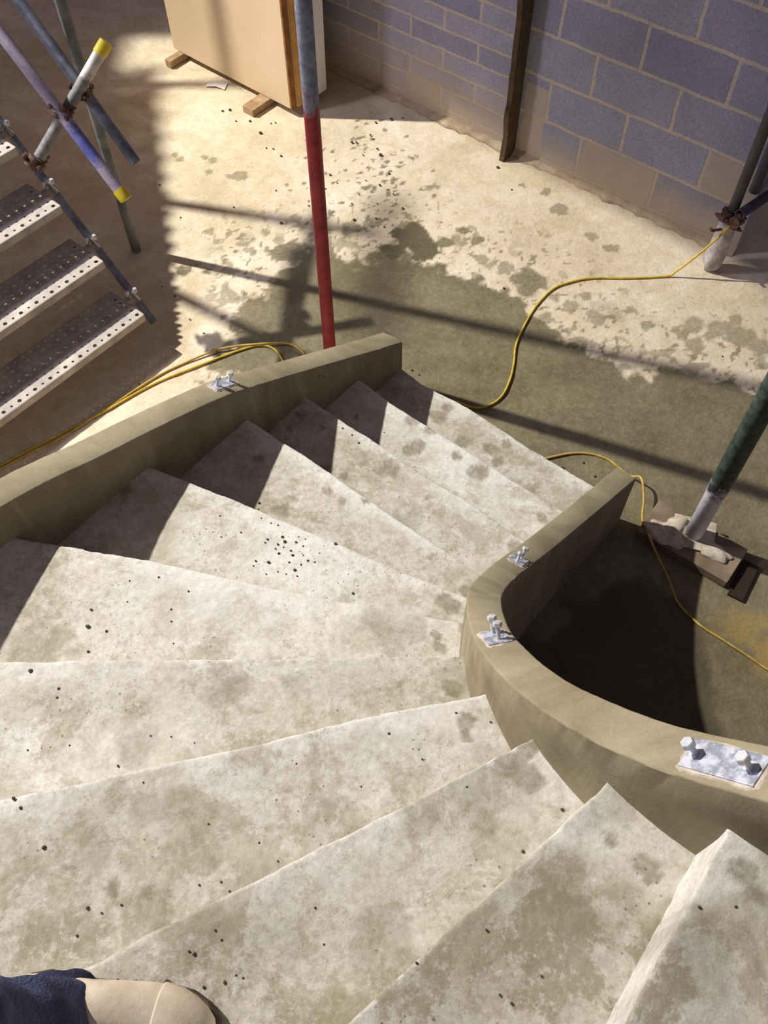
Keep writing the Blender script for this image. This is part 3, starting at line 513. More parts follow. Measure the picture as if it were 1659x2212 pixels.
LC = [[.087, 2.685, .341], [-.099, 2.479, .485], [-.274, 2.275, .635], [-.40, 2.113, .756], [-.492, 1.995, .845], [-.60, 1.868, .915], [-.72, 1.722, .985], [-.854, 1.562, 1.055], [-.95, 1.444, 1.115], [-1.051, 1.321, 1.16], [-1.28, 1.0, 1.30], [-1.44, .6, 1.48], [-1.5, .15, 1.66], [-1.46, -.35, 1.86], [-1.33, -.8, 2.06]]
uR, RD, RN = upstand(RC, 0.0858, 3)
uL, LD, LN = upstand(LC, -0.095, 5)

# baluster fixing plates cast into the upstands, two bolts each
def nearest(Dn, x, y):
    return int(np.argmin(np.hypot(Dn[:, 0]-x, Dn[:, 1]-y)))
def fixing(Dn, Nn, th, x, y, off, ln, wd, label, bh=(0.034, 0.03), tilt=(0, 0), rot=0.0):
    i = nearest(Dn, x, y); a = Dn[max(0, i-3)]; b = Dn[min(len(Dn)-1, i+3)]
    d_ = Vector(b - a).normalized(); nrm2 = Vector((Nn[i][0], Nn[i][1], 0)).normalized()
    upv = d_.cross(nrm2).normalized()
    if upv.z < 0: upv = -upv
    if rot:
        R_ = Matrix.Rotation(rot, 3, upv); d_ = R_ @ d_; nrm2 = R_ @ nrm2
    c = Vector((Dn[i][0], Dn[i][1], Dn[i][2])) + Vector((Nn[i][0], Nn[i][1], 0))*off
    e = empty('baluster_fixing_plate', c, label, 'fixing plate', 'baluster fixing plates on the upstands')
    bm = bmesh.new(); add_box(bm, upv*0.002, (d_, nrm2, upv), (ln/2, wd/2, 0.003), 0.0012)
    link('plate', bm, M_PLATE, e)
    bm = bmesh.new()   # smear of grout around the plate
    nn_ = 28; top = []; bot = []
    for k in range(nn_):
        an = 2*math.pi*k/nn_; sx, sy = math.cos(an), math.sin(an)
        q = max(abs(sx), abs(sy)); rx = (ln/2+0.006+random.random()*0.006)*sx/q; ry = (wd/2+0.004+random.random()*0.004)*sy/q
        top.append(bm.verts.new(d_*rx*0.93 + nrm2*ry*0.93 + upv*0.0022)); bot.append(bm.verts.new(d_*rx + nrm2*ry - upv*0.001))
    bm.faces.new(top)
    for k in range(nn_): bm.faces.new((top[k], bot[k], bot[(k+1) % nn_], top[(k+1) % nn_]))
    bmesh.ops.recalc_face_normals(bm, faces=bm.faces)
    link('grout_bed', bm, M_MORT, e)
    for s_, hh in zip((-1, 1), bh):
        ax = (upv + d_*tilt[0]*s_ + nrm2*tilt[1]).normalized()
        bc = d_*s_*(ln/2-0.017) + upv*0.004
        bm = bmesh.new(); add_tube(bm, [bc, bc+ax*hh], 0.0048, 12)
        bo = link('bolt', bm, M_BOLT, e, smooth=False)
        bm = bmesh.new(); add_tube(bm, [bc+ax*(hh-0.001), bc+ax*(hh+0.001), bc+ax*(hh+0.0085), bc+ax*(hh+0.010)], 0.012, 6, radii=[0.0096, 0.0106, 0.0106, 0.0092])
        link('bolt_head', bm, M_BOLT, bo)
        bm = bmesh.new(); add_tube(bm, [bc-ax*0.001, bc+ax*0.0015], 0.012, 16)
        link('washer', bm, M_BOLT, bo)
    return e
fixing(LD, LN, -1, -.50, 1.99, -0.058, 0.095, 0.045, 'small galvanised bolted plate on the left outer upstand', (0.026, 0.026))
fixing(RD, RN, 1, .392, 1.43, 0.045, 0.075, 0.05, 'bolted plate on the inner upstand, highest in the photo, just above the tight bend', (0.030, 0.024))
fixing(RD, RN, 1, .192, .80, 0.045, 0.07, 0.052, 'bolted plate on the inner upstand at the left of its tight bend', (0.032, 0.032), rot=0.1)
fixing(RD, RN, 1, .440, .345, 0.041, 0.125, 0.052, 'largest, nearest bolted plate, whitened with grout, at the right edge', (0.020, 0.020), (0.0, -0.10))

# ------------------------------------------------------------ temporary scaffold stair
ST0 = Vector((-1.10, 3.01, 0.20)); RUN = Vector((-0.155, 0.133, 0.20)); NOSE = az(229)   # along the nosing, away from the right-hand end
BACK = Vector((-0.155, 0.133, 0)).normalized()
sc = empty('scaffold_stair', (-1.1, 3.01, 0), 'temporary steel scaffold stair with perforated treads and bolted tube stringer', 'stair')
TL, TW = 1.5, 0.232
def tread_mesh():
    bm = bmesh.new(); nx, ny = 36, 6; cx, cy = TL/nx, TW/ny
    V = {}
    for i in range(nx+1):
        for j in range(ny+1): V[i, j] = bm.verts.new(NOSE*(i*cx) + BACK*(j*cy))
    for i in range(nx):
        for j in range(ny):
            q = [V[i, j], V[i+1, j], V[i+1, j+1], V[i, j+1]]
            if True:
                big = (j % 2 == 0)
                r = 0.0098 if (i + j//2) % 2 == 0 and big else 0.0062
                c = NOSE*((i+.5)*cx) + BACK*((j+.5)*cy)
                h_ = [bm.verts.new(c + (NOSE*math.cos(a) + BACK*math.sin(a))*r) for a in [math.radians(-135+45*k) for k in range(8)]]
                for s_ in range(4):
                    a, b = q[s_], q[(s_+1) % 4]
                    h0, h1, h2 = h_[2*s_], h_[2*s_+1], h_[(2*s_+2) % 8]
                    bm.faces.new((a, b, h2, h1, h0))
                if big:   # dimpled collar
                    lo = [bm.verts.new(v.co - Z*0.004) for v in h_]
                    for k in range(8): bm.faces.new((h_[k], h_[(k+1) % 8], lo[(k+1) % 8], lo[k]))
            else: bm.faces.new(q)
    # rolled front nose, back and end flanges
    def flange(P, out, drop):
        R_ = [P, [p + out*0.004 - Z*0.002 for p in P], [p + out*0.006 - Z*0.008 for p in P], [p + out*0.006 - Z*drop for p in P], [p - Z*drop - out*0.012 for p in P]]
        rows_ = [[bm.verts.new(p) for p in r_] for r_ in R_]
        for a, b in zip(rows_, rows_[1:]):
            for k in range(len(P)-1): bm.faces.new((a[k], a[k+1], b[k+1], b[k]))
    flange([NOSE*(i*cx) for i in range(nx+1)], -BACK, 0.036)
    flange([NOSE*(i*cx) + BACK*TW for i in range(nx+1)], BACK, 0.036)
    flange([BACK*(j*cy) for j in range(ny+1)], -NOSE, 0.030)
    flange([NOSE*TL + BACK*(j*cy) for j in range(ny+1)], NOSE, 0.030)
    bmesh.ops.recalc_face_normals(bm, faces=bm.faces)
    return bm
NT_ = 17
o0 = link('step_plate', tread_mesh(), M_TREADST, sc); o0.location = ST0 - Vector((-1.1, 3.01, 0))
R0 = Vector((-1.1, 3.01, 0))
for k in range(1, NT_):
    c = o0.copy(); COL.objects.link(c); c.parent = sc; c.location = ST0 + RUN*k - R0
sd = RUN.normalized(); OUT = -NOSE
def strg(off, z_):
    return ST0 + OUT*off + BACK*0.11 + Z*z_
bm = bmesh.new()
a = strg(0.055, -0.03) - R0
add_box(bm, a + sd*2.23, (sd, OUT, sd.cross(OUT).normalized()), (2.35, 0.012, 0.021), 0.002)
link('stringer', bm, M_GALV, sc)
bm = bmesh.new(); a = ST0 + NOSE*(TL+0.05) + BACK*0.11 - Z*0.03 - R0
add_box(bm, a + sd*2.23, (sd, OUT, sd.cross(OUT).normalized()), (2.35, 0.012, 0.021), 0.002)
link('stringer', bm, M_GALV, sc)
def bracket():
    bm = bmesh.new()
    add_tube(bm, [OUT*0.0, OUT*0.05], 0.017, 12)
    add_box(bm, OUT*0.052, (sd, OUT, sd.cross(OUT).normalized()), (0.026, 0.010, 0.030), 0.003)
    add_tube(bm, [OUT*0.030 - BACK*0.004, OUT*0.030 - BACK*0.004 + Z*0.035], 0.008, 8)
    return bm
for k in range(NT_):
    base = ST0 + RUN*k + BACK*0.12 - Z*0.006 - R0
    if k == 0:
        b0 = link('clamp', bracket(), M_TREADST, sc); b0.location = base
        bm = bmesh.new()
        for dx in (-0.024, 0.012):
            p = OUT*(0.046+dx) + Z*0.028 - BACK*dx*0.3
            add_tube(bm, [p, p+Z*0.012+OUT*0.003, p+Z*0.022+OUT*0.004], 0.0115, 6, radii=[0.0118, 0.0118, 0.0085])
        h0 = link('bolt', bm, M_BOLT, b0)
    else:
        c = b0.copy(); COL.objects.link(c); c.parent = sc; c.location = base
        h = h0.copy(); COL.objects.link(h); h.parent = c

# boarded landing at the head of the scaffold stair (above the frame)
pf = empty('scaffold_landing', (-4.6, 5.4, 3.6), 'boarded landing at the head of the scaffold stair', 'platform')
for i in range(8):
    x_ = -5.35 + i*0.228
    y0 = 5.42 if x_ > -3.95 else 4.3
    bm = bmesh.new(); add_box(bm, (x_+4.6, (y0+7.4)/2-5.4, 0.0), (X, Y, Z), (0.1125, (7.4-y0)/2, 0.019), 0.003)
    link('board', bm, M_TIMB, pf)
# ------------------------------------------------------------ scaffold tubes
def tube_thing(name, a, b, r, mat, label, cat='scaffold tube', group=None, cap=None, openend=False, paint=None):
    a, b = Vector(a), Vector(b); e = empty(name, a, label, cat, group)
    bm = bmesh.new()
    hollow(bm, Vector((0, 0, 0)), b-a, r)
    bmesh.ops.recalc_face_normals(bm, faces=bm.faces)
    link('tube', bm, mat, e, smooth=True).modifiers.new('es', 'EDGE_SPLIT').split_angle = math.radians(40)
    z = (b-a).normalized()
    if cap:
        bm = bmesh.new(); p = b - a
        add_tube(bm, [p-z*cap, p-z*0.004, p+z*0.003, p+z*0.004, ], r+0.003, 24, radii=[r+0.003, r+0.003, r+0.001, r*0.75])
        o = link('end_cap', bm, M_YCAP, e, smooth=True); o['label'] = 'yellow plastic end cap'
        o.modifiers.new('es', 'EDGE_SPLIT').split_angle = math.radians(50)
    return e
def painted(name, c1, c2, lo, hi, a, b, base1, base2):
    """tube paint that changes colour along the tube, from a to b as fractions of length axis point"""
    t = NT(name, 0.55, 0.1)
    sp = t.n('ShaderNodeVectorMath', operation='DOT_PRODUCT'); t.l(t.co, sp.inputs[0])
    ax = (Vector(b)-Vector(a)); L_ = ax.length; ax.normalize(); sp.inputs[1].default_value = ax/L_
    f_ = t.math('ADD', sp.outputs['Value'], t.math('MULTIPLY', t.math('SUBTRACT', t.noise(22, 5, 0.8), 0.5), 0.10))
    k1 = t.math('MULTIPLY', t.rng(f_, lo-0.01, lo+0.01, 0, 1), t.rng(f_, hi-0.01, hi+0.01, 1, 0))
    base = t.ramp(t.noise(30, 5, 0.7), [(0.35, base1), (0.62, base2)])
    pa = t.ramp(t.noise(16, 5, 0.7), [(0.36, c1), (0.6, c2)])
    t.col(t.mix(k1, base, pa)); t.bump(t.noise(70, 4, 0.7), 0.15, 0.002)
    return t.m
A0, A1 = Vector((-1.467, 3.456, 1.27)), Vector((-1.06, 3.123, 0.75))
A0 = A1 + (A0-A1)*3.2
M_A = painted('blue_splashed_tube', srgb(84, 92, 168), srgb(120, 124, 186), 0.86, 0.93, A0, A1, srgb(150, 140, 158), srgb(178, 166, 182))
tube_thing('scaffold_tube', A0, A1, 0.0245, M_A, 'pale scaffold handrail tube with blue paint patch and yellow cap at its lower end', cap=0.045)
B0, B1 = Vector((-1.436,3.67,1.28)), Vector((-1.046,3.345,0.76))
B0 = B1 + (B0-B1)*3.2
tube_thing('scaffold_tube', B0, B1, 0.0242, M_GALV, 'plain grey-blue scaffold tube with an open uncapped lower end')
C0, C1 = Vector((-1.415, 3.266, 0.85)), Vector((-1.082, 3.50, 1.20))
M_C = painted('white_daubed_tube', srgb(170, 168, 160), srgb(214, 210, 198), 0.70, 1.2, C0, C1, srgb(108, 106, 106), srgb(144, 142, 138))
tube_thing('scaffold_tube', C0, C1, 0.0245, M_C, 'short white-daubed scaffold tube crossing two others, yellow cap facing up', cap=0.05)
tube_thing('scaffold_standard', (-1.27, 3.67, 5.0), (-1.27, 3.67, -0.004), 0.0242, M_GALVD, 'upright grey scaffold standard standing on the floor behind the handrail tubes', 'scaffold tube')
for (x, y) in ((-2.35, 4.33), (-2.9, 5.16)):
    tube_thing('scaffold_standard', (x, y, 2.67 if x > -2.5 else 3.1), (x, y, -0.004), 0.0242, M_GALVD, 'upright scaffold standard beyond the left edge of the frame', 'scaffold tube', 'scaffold standards at the far side of the stair')

def cast(x, y, z): return (LP[0]+(x-LP[0])*(7-z)/7, LP[1]+(y-LP[1])*(7-z)/7, z)
tube_thing('scaffold_tube', cast(-1.45, 3.62, 2.0), cast(-0.33, 2.89, 2.0), 0.0242, M_GALV, 'level scaffold ledger tube to the left of the frame, lower one', 'scaffold tube')
tube_thing('scaffold_tube', cast(0.04, 4.1, 4.0), cast(-0.03, 3.0, 4.0), 0.0242, M_GALV, 'level scaffold ledger tube to the left of the frame, higher one', 'scaffold tube')
def coupler(c, d1, d2, label):
    c = Vector(c); d1 = Vector(d1).normalized(); d2 = Vector(d2).normalized()
    e = empty('scaffold_coupler', c, label, 'scaffold coupler', 'rusty couplers on the handrail tubes')
    nrm = d1.cross(d2).normalized()
    for s_, d_ in ((1, d1), (-1, d2)):
        o_ = nrm*0.029*s_
        bm = bmesh.new()
        for q in (-0.014, 0.014): add_tube(bm, [o_+d_*(q-0.009), o_+d_*(q+0.009)], 0.030, 18)
        add_tube(bm, [o_-d_*0.02, o_+d_*0.02], 0.0275, 18)
        cl = link('clamp_band', bm, M_RUST, e)
        side = d_.cross(nrm).normalized()
        for sg in (-1, 1):
            bm = bmesh.new()
            p = o_ + side*0.036*sg
            add_box(bm, p, (d_, side, nrm), (0.015, 0.010, 0.016), 0.003)
            add_tube(bm, [p - nrm*0.03*s_, p + nrm*0.042*s_], 0.0055, 8)
            add_tube(bm, [p + nrm*0.018*s_, p + nrm*0.030*s_], 0.011, 6)
            link('bolt', bm, M_RUST, cl)
    return e
def closest(p1, d1, p2, d2):
    w0 = p1-p2; a = d1.dot(d1); b = d1.dot(d2); c = d2.dot(d2); d_ = d1.dot(w0); e_ = d2.dot(w0); den = a*c-b*b
    s_ = (b*e_-c*d_)/den; t_ = (a*e_-b*d_)/den
    return p1+d1*s_, p2+d2*t_
for (P0, P1, lab) in ((A0, A1, 'rusty coupler gripping the blue-splashed handrail tube'), (B0, B1, 'rusty coupler just below the white-daubed capped tube end')):
    pa, pb = closest(P1, (P0-P1).normalized(), C0, (C1-C0).normalized())
    coupler((pa+pb)/2, P0-P1, C1-C0, lab)
coupler(C0 + Vector((-0.02, 0.0, -0.02)), RUN, C1-C0, 'dark rusty coupler at the foot of the white-daubed tube on the stair stringer')

# steel prop, grey above and red below, just outside the outer upstand
pa, pb = Vector((-0.242, 2.87, 0.0)), Vector((-0.228, 2.86, 3.1))
M_P = painted('red_grey_prop_paint', srgb(128, 30, 40), srgb(158, 52, 62), -0.2, 0.428, pa, pb, srgb(96, 104, 126), srgb(142, 148, 164))
e = empty('steel_prop', pa, 'upright prop, red lower half and grey upper half, behind the outer upstand', 'prop')
bm = bmesh.new(); add_tube(bm, [(0, 0, 0.006), pb-pa], 0.0285, 28); link('tube', bm, M_P, e, smooth=True)
bm = bmesh.new(); add_box(bm, (0, 0, 0.004), (X, Y, Z), (0.075, 0.075, 0.004), 0.001); link('base_plate', bm, M_RUST, e)
# green and white prop at the right
pa, pb = Vector((1.262, 1.885, 0.047)), Vector((1.262, 1.885, 3.2))
M_P2 = painted('white_green_prop_paint', srgb(222, 220, 238), srgb(242, 240, 250), -0.2, 0.105, pa, pb, srgb(44, 56, 48), srgb(84, 96, 88))
e = empty('steel_prop', pa, 'upright prop, dark green above a white lower end, standing on a board by the stairwell', 'prop')
bm = bmesh.new(); add_tube(bm, [(0, 0, 0.004), (0, 0, 0.31), (0, 0, 0.315), pb-pa], 0.036, 28, radii=[0.036, 0.0365, 0.040, 0.040]); link('tube', bm, M_P2, e, smooth=True)
bm = bmesh.new(); add_box(bm, (0, 0, 0.005), (az(-18), az(72), Z), (0.085, 0.075, 0.004), 0.001); link('base_plate', bm, M_MORT, e)
# sole board and mortar
bm = bmesh.new(); sbz = 0.022
c = Vector((1.255, 1.86, sbz)); add_box(bm, c, (az(-38), az(52), Z), (0.20, 0.095, 0.022), 0.003)
tag(link('sole_board', bm, M_SOLE), 'red-brown timber sole board under the green and white prop', 'board')
def lump(c, rx, ry, rz, rot, seed, n=3):
    bm = bmesh.new(); bmesh.ops.create_icosphere(bm, subdivisions=n, radius=1)
    rs = random.Random(seed)
    ph = [(rs.uniform(-3, 3), rs.uniform(-3, 3), rs.uniform(-3, 3), rs.uniform(2, 7)) for _ in range(6)]
    for v in bm.verts:
        k = 1 + sum(0.07*math.sin(v.co.x*p[3]+p[0])*math.cos(v.co.y*p[3]+p[1]+v.co.z*p[2]) for p in ph)
        q = v.co*k; q = Vector((q.x*rx, q.y*ry, q.z*rz)); q.rotate(Matrix.Rotation(rot, 3, 'Z')); v.co = q + Vector(c)
    return bm
tag(link('mortar_lump', lump((1.20, 1.915, 0.052), 0.06, 0.045, 0.028, 0.3, 5, 4), M_MORT), 'pale lump of dried mortar piled against the foot of the green and white prop', 'mortar')
tag(link('mortar_lump', lump((1.15, 1.885, 0.048), 0.09, 0.05, 0.015, -0.6, 8, 4), M_MORT), 'flat spread of grey mortar on the left end of the sole board', 'mortar')
tag(link('mortar_lump', lump((1.33, 1.80, 0.048), 0.07, 0.04, 0.014, -0.7, 11, 4), M_MORT), 'thin mortar smear on the right end of the sole board', 'mortar')
# dark strip added in place of a shadow on the floor
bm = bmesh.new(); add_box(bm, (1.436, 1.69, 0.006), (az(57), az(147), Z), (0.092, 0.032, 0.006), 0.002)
tag(link('floor_strip', bm, M_SHADE), 'dark strip standing in for a floor shadow right of the sole board', 'batten')

# ------------------------------------------------------------ doors stacked against the wall
da, db = az(-40.3), az(49.7)      # along the stack face, into its depth
O = Vector((-0.515, 4.80, 0.046))
def sheet(name, s0, s1, d0, d1, h_, mat, lean, label, cat, edges=None, parent=None):
    e = empty(name, O + da*s0 + db*d0, label, cat)
    zt = (Z + da*lean).normalized()
    bm = bmesh.new(); add_box(bm, da*(s1-s0)/2 + db*(d1-d0)/2 + zt*h_/2, (da, db, zt), ((s1-s0)/2, (d1-d0)/2, h_/2), 0.0015)
    link('leaf' if cat == 'door' else 'panel', bm, mat, e)
    if edges:
        bm = bmesh.new(); add_box(bm, da*(s1-s0+0.006) + db*(d1-d0)/2 + zt*h_/2, (da, db, zt), (0.006, (d1-d0)/2, h_/2), 0.0015)
        link('edge_lipping', bm, edges, e)
    return e
sheet('door_leaf', -0.990, -0.004, 0.0, 0.040, 2.0, M_TAN, 0.0, 'front tan door leaf of the stack, facing the stairs', 'door', M_LIPD)
sheet('door_leaf', -0.990, 0.012, 0.044, 0.088, 2.0, M_TAN, 0.0, 'second tan door leaf with orange timber edge, behind the front one', 'door', M_LIP)
sheet('white_board', -1.085, 0.03, 0.094, 0.28, 2.02, M_WHITE, 0.02, 'thick white board unit standing behind the tan door leaves', 'board')
def batten(c, dirv, ln, w_, h_, label):
    bm = bmesh.new(); add_box(bm, Vector(c), (dirv, dirv.cross(Z), Z), (ln/2, w_/2, h_/2), 0.003)
    return tag(link('floor_strip', bm, M_TIMB), label, 'batten', 'battens under the stacked doors')
batten(Vector((-1.255, 5.365, 0.0215)) + db*0.10, db, 0.33, 0.05, 0.043, 'timber batten under the left end of the stacked doors')
batten(Vector((-0.725, 4.875, 0.0215)) + db*0.12, db, 0.38, 0.085, 0.043, 'wider timber batten under the right end of the stacked doors')

# paper scrap
bm = bmesh.new(); pts = [(-1.05, 5.10), (-1.03, 5.16), (-0.985, 5.142), (-0.915, 5.135), (-0.93, 5.06), (-0.985, 5.09)]
vs = [bm.verts.new((x, y, 0.006 + 0.007*((i*7) % 3)/2)) for i, (x, y) in enumerate(pts)]
bm.faces.new((vs[0], vs[5], vs[2], vs[1])); bm.faces.new((vs[5], vs[4], vs[3], vs[2]))
o = link('paper_scrap', bm, M_PAPER); o.modifiers.new('s', 'SOLIDIFY').thickness = 0.0012
tag(o, 'crumpled white paper scrap on the floor in front of the stacked doors', 'paper')

# ------------------------------------------------------------ scaffold at the right wall end
e = empty('scaffold_standard', (1.675, 3.49, 0), 'upright scaffold standard with pale bagged foot at the right end of the block wall', 'scaffold tube')
bm = bmesh.new(); add_tube(bm, [(0, 0, 0.0), (0.0, 0.0, 3.0)], 0.0245, 20); link('tube', bm, M_BLACKP, e, smooth=True)
bm = bmesh.new()
add_tube(bm, [(0, 0, 0.002), (0, 0, 0.03), (0.0, 0, 0.10), (0.003, 0, 0.2), (0, 0, 0.28), (0, 0, 0.30)], 0.04, 14, radii=[0.034, 0.046, 0.052, 0.047, 0.040, 0.030])
for v in bm.verts: v.co.x += 0.006*math.sin(v.co.z*60+v.co.y*90); v.co.y += 0.005*math.cos(v.co.z*45+v.co.x*80)
o = link('foot_wrapping', bm, simple('grimy_white_wrap', srgb(150, 142, 140), srgb(204, 196, 194), 18, 0.8, bump=0.5), e, smooth=True); o['label'] = 'grimy white wrapping round the foot'
tube_thing('scaffold_tube', (2.35, 3.98, 0.36), (1.685, 3.43, 0.38), 0.0242, M_BLACKP, 'low dark scaffold tube pointing its open end at the viewer, by the right wall end')
tube_thing('scaffold_tube', (1.80, 3.55, 3.0), (1.765, 3.545, 0.42), 0.0242, M_BLACKP, 'second upright dark tube resting on the low tube by the right wall end')
e = coupler((1.675, 3.47, 0.33), (0, 0, 1), (0.77, 0.64, 0), 'dark coupler joining tube and standard at the right wall end')
e['group'] = 'fittings at the right wall end'
bm = bmesh.new(); add_tube(bm, [(0, 0, 0), (-0.05, -0.015, 0.005), (-0.065, -0.03, 0.03)], 0.007, 8)
o = link('tie_wire', bm, M_RUST); o.location = (1.64, 3.46, 0.27); tag(o, 'rusty bent tie bar sticking out left of the wrapped standard', 'tie wire')

# ------------------------------------------------------------ cables
def cable(name, P, r, mat, label, group=None):
    P = catmull(P, 7)
    bm = bmesh.new(); add_tube(bm, P.tolist(), r, 8)
    return tag(link(name, bm, mat, smooth=True), label, 'cable', group)
L1 = [[x, y, 0.004] for x, y in D['cab1']]; L2 = [[x, y, 0.004] for x, y in D['cab1b']]
for i, p in enumerate(L2): 
    if 7 <= i <= 9: p[2] = 0.013
L2 = L2 + [[-0.385, 2.76, 0.004], [-0.43, 2.76, 0.004]]
L1 = L1[:-1] + [[-0.452, 2.835, 0.004], [-0.445, 2.79, 0.004]]
cable('extension_cable', L1[::-1], 0.005, M_CABLE, 'yellow cable along the outer upstand, strand lying nearer to it')
cable('extension_cable', L2, 0.005, M_CABLED, 'dustier yellow cable along the outer upstand, looping round towards the red prop')
c2 = [[1.72, 3.50, 0.305], [1.679, 3.457, 0.300], [1.62, 3.445, 0.21], [1.54, 3.437, 0.10], [1.48, 3.432, 0.03]] + [[x, y, 0.004] for x, y in D['cab2']]
cable('extension_cable', c2, 0.0052, M_CABLE, 'yellow cable snaking over the floor from the right wall end to the lowest step')
c3 = [[x, y, 0.005] for x, y in D['cab3']]
for a, b in ((7, .06), (8, .05), (9, .03), (10, .05), (11, .056), (12, .05)): c3[a][2] = b
cable('extension_cable', c3, 0.0052, M_CABLED, 'yellow cable looping round the foot of the inner upstand into the stairwell')

# ------------------------------------------------------------ loose crumbs
protos = []
for i in range(5):
    bm = lump((0, 0, 0), 1, 0.8+0.05*i, 0.6, i, 40+i, 2)
    me = bpy.data.meshes.new('mortar_crumb'); bm.to_mesh(me); bm.free(); me.materials.append(M_PEB)
    protos.append(me)
def crumb(k, x, y, r, lab, grp, zz):
    o = bpy.data.objects.new('mortar_crumb', random.choice(protos)); COL.objects.link(o)
    r = max(r*0.62, 0.0022)
    o.location = (x, y, zz + r*0.35); o.scale = (r, r, r); o.rotation_euler = (0, 0, random.uniform(0, 6.3))
    tag(o, lab, 'crumb', grp)
for k, x, y, r in D['peb']:
    crumb(k, x, y, r, 'small dark mortar crumb scattered on the stair treads', 'mortar crumbs on the treads', k*RISE)
for k, x, y, r in D['fpeb']:
    if k == 0: crumb(0, x, y, r, 'small dark mortar crumb scattered on the floor slab', 'mortar crumbs on the floor', 0)

# ------------------------------------------------------------ photographer's leg
def loft(name, secs, mat, parent, n=28, smooth=True):
    """secs: list of (centre, rx vector, ry vector, power)"""
    bm = bmesh.new(); rr = []
    for c, u, v, pw in secs:
        row = []
        for k in range(n):
            a = 2*math.pi*k/n; ca, sa = math.cos(a), math.sin(a)
            x = math.copysign(abs(ca)**pw, ca); y = math.copysign(abs(sa)**pw, sa)
            row.append(bm.verts.new(Vector(c) + Vector(u)*x + Vector(v)*y))
        rr.append(row)
    for a, b in zip(rr, rr[1:]):
        for k in range(n): bm.faces.new((a[k], a[(k+1) % n], b[(k+1) % n], b[k]))
    bm.faces.new(rr[0][::-1]); bm.faces.new(rr[-1])
    bmesh.ops.recalc_face_normals(bm, faces=bm.faces)
    o = link(name, bm, mat, parent, smooth=smooth)
    return o
M_BOOT = simple('dusty_tan_boot_leather', srgb(204, 188, 162), srgb(232, 222, 200), 14, 0.85, bump=0.3)
M_SOLEB = simple('brown_boot_sole', srgb(66, 50, 42), srgb(96, 78, 62), 14, 0.9, bump=0.2)
per_rot = math.radians(-10)
t = NT('navy_work_trousers', 0.9, spec=0.15)
t.col(t.ramp(t.noise(7, 5, 0.6), [(0.35, srgb(44, 46, 70)), (0.65, srgb(92, 96, 128))]))
t.bump(t.math('ADD', t.math('MULTIPLY', t.noise(9, 3, 0.5, dist=1.0), 3.0), t.noise(220, 2)), 0.6, 0.010)
M_TROU = t.m
per = empty('person', (-0.425, 0.098, 9*RISE+0.002), 'person standing on a tread, one leg in navy trousers and dusty tan boot', 'person')
per.rotation_euler = (0, 0, per_rot)
def V(x, y, z): return Vector((x, y, z))
ly = 0.0
secs = []
# boot upper: sections along +x from heel to toe
for x, hw, h_, yy in ((-0.172, 0.018, 0.05, 0), (-0.165, 0.030, 0.07, 0), (-0.14, 0.035, 0.085, 0), (-0.10, 0.037, 0.10, 0), (-0.05, 0.040, 0.110, 0), (-0.01, 0.045, 0.102, 0.001), (0.035, 0.049, 0.088, 0.003), (0.065, 0.051, 0.078, 0.003), (0.09, 0.049, 0.072, 0.002), (0.112, 0.043, 0.064, 0.001), (0.130, 0.033, 0.053, 0.0), (0.143, 0.020, 0.040, 0), (0.148, 0.008, 0.030, 0)):
    secs.append((V(x, ly+yy, 0.016 + h_/2), V(0, hw, 0), V(0, 0, h_/2), 0.9))
boot = loft('boot', secs, M_BOOT, per)
boot['label'] = 'dusty tan work boot'
secs = []
for z_, g_ in ((0.0, -0.002), (0.004, 0.004), (0.020, 0.006), (0.027, 0.002)):
    pass
bm = bmesh.new(); out = []
prof = [(-0.18, 0.0), (-0.172, 0.034), (-0.14, 0.045), (-0.06, 0.044), (0.0, 0.050), (0.06, 0.057), (0.10, 0.054), (0.130, 0.042), (0.150, 0.023), (0.158, 0.0)]
ring2 = prof + [(x, -y) for x, y in prof[-2:0:-1]]
lay = []
for z_, g_ in ((0.0, 0.97), (0.004, 1.0), (0.022, 1.0), (0.027, 0.97)):
    lay.append([bm.verts.new((x*g_, ly + y*g_, z_)) for x, y in ring2])
for a, b in zip(lay, lay[1:]):
    for k in range(len(ring2)): bm.faces.new((a[k], a[(k+1) % len(ring2)], b[(k+1) % len(ring2)], b[k]))
bm.faces.new(lay[0][::-1]); bm.faces.new(lay[-1]); bmesh.ops.recalc_face_normals(bm, faces=bm.faces)
link('boot_sole', bm, M_SOLEB, boot)
secs = []
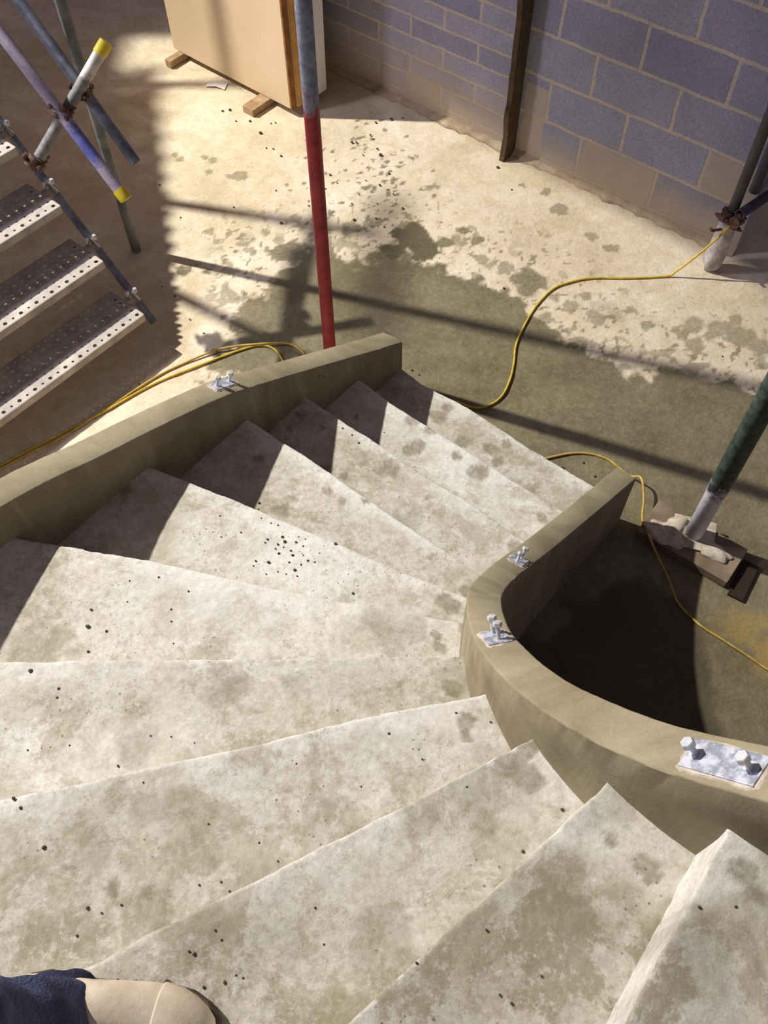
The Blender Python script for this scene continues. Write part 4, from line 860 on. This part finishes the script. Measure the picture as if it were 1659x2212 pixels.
for x, hw, h_, yy in ((0.060, 0.0525, 0.0805, 0.003), (0.063, 0.0530, 0.0800, 0.003), (0.09, 0.0508, 0.0745, 0.002), (0.112, 0.0446, 0.0662, 0.001), (0.131, 0.0344, 0.0548, 0.0), (0.1445, 0.0212, 0.0415, 0), (0.1495, 0.009, 0.031, 0)):
    secs.append((V(x, ly+yy, 0.016 + h_/2), V(0, hw, 0), V(0, 0, h_/2), 0.9))
loft('toe_cap', secs, M_BOOT, boot)
# trouser leg: bunched at the ankle, up to the thigh
bm = bmesh.new(); N_ = 80; M_ = 56; rr = []
for i in range(N_+1):
    z_ = 0.055 + i/N_*0.81
    r = np.interp(z_, [0.07, 0.10, 0.16, 0.25, 0.42, 0.5, 0.6, 0.80, 0.87], [0.074, 0.077, 0.078, 0.077, 0.082, 0.080, 0.086, 0.098, 0.09])
    cx = np.interp(z_, [0.07, 0.16, 0.3, 0.5, 0.87], [-0.088, -0.112, -0.14, -0.13, -0.15])
    cy = np.interp(z_, [0.07, 0.12, 0.3, 0.5, 0.87], [-0.030, -0.044, -0.070, -0.084, -0.17])
    row = []
    amp = max(0.15, 1 - z_*1.9)
    for k in range(M_):
        a = 2*math.pi*k/M_
        f = 0.0075*math.sin(3*a + z_*34 + 0.9*math.sin(z_*21)) + 0.0045*math.sin(7*a - z_*55 + 1.3) + 0.004*math.sin(z_*95 + 2*a)
        rr_ = r + f*amp
        ex = 1 + 0.22*max(0, 1-z_*5)
        row.append(bm.verts.new((cx + rr_*ex*math.cos(a), cy + rr_*(1-0.06*(ex-1)/0.22)*math.sin(a), z_ - 0.022*math.cos(a)*max(0, 1-z_*3) + 0.004*math.sin(5*a)*max(0, 1-z_*4))))
    rr.append(row)
for a, c in zip(rr, rr[1:]):
    for k in range(M_): bm.faces.new((a[k], a[(k+1) % M_], c[(k+1) % M_], c[k]))
bm.faces.new(rr[0][::-1]); bm.faces.new(rr[-1]); bmesh.ops.recalc_face_normals(bm, faces=bm.faces)
trou = link('trouser_leg', bm, M_TROU, per, smooth=True)
trou['label'] = 'navy work trouser leg bunched over the boot'
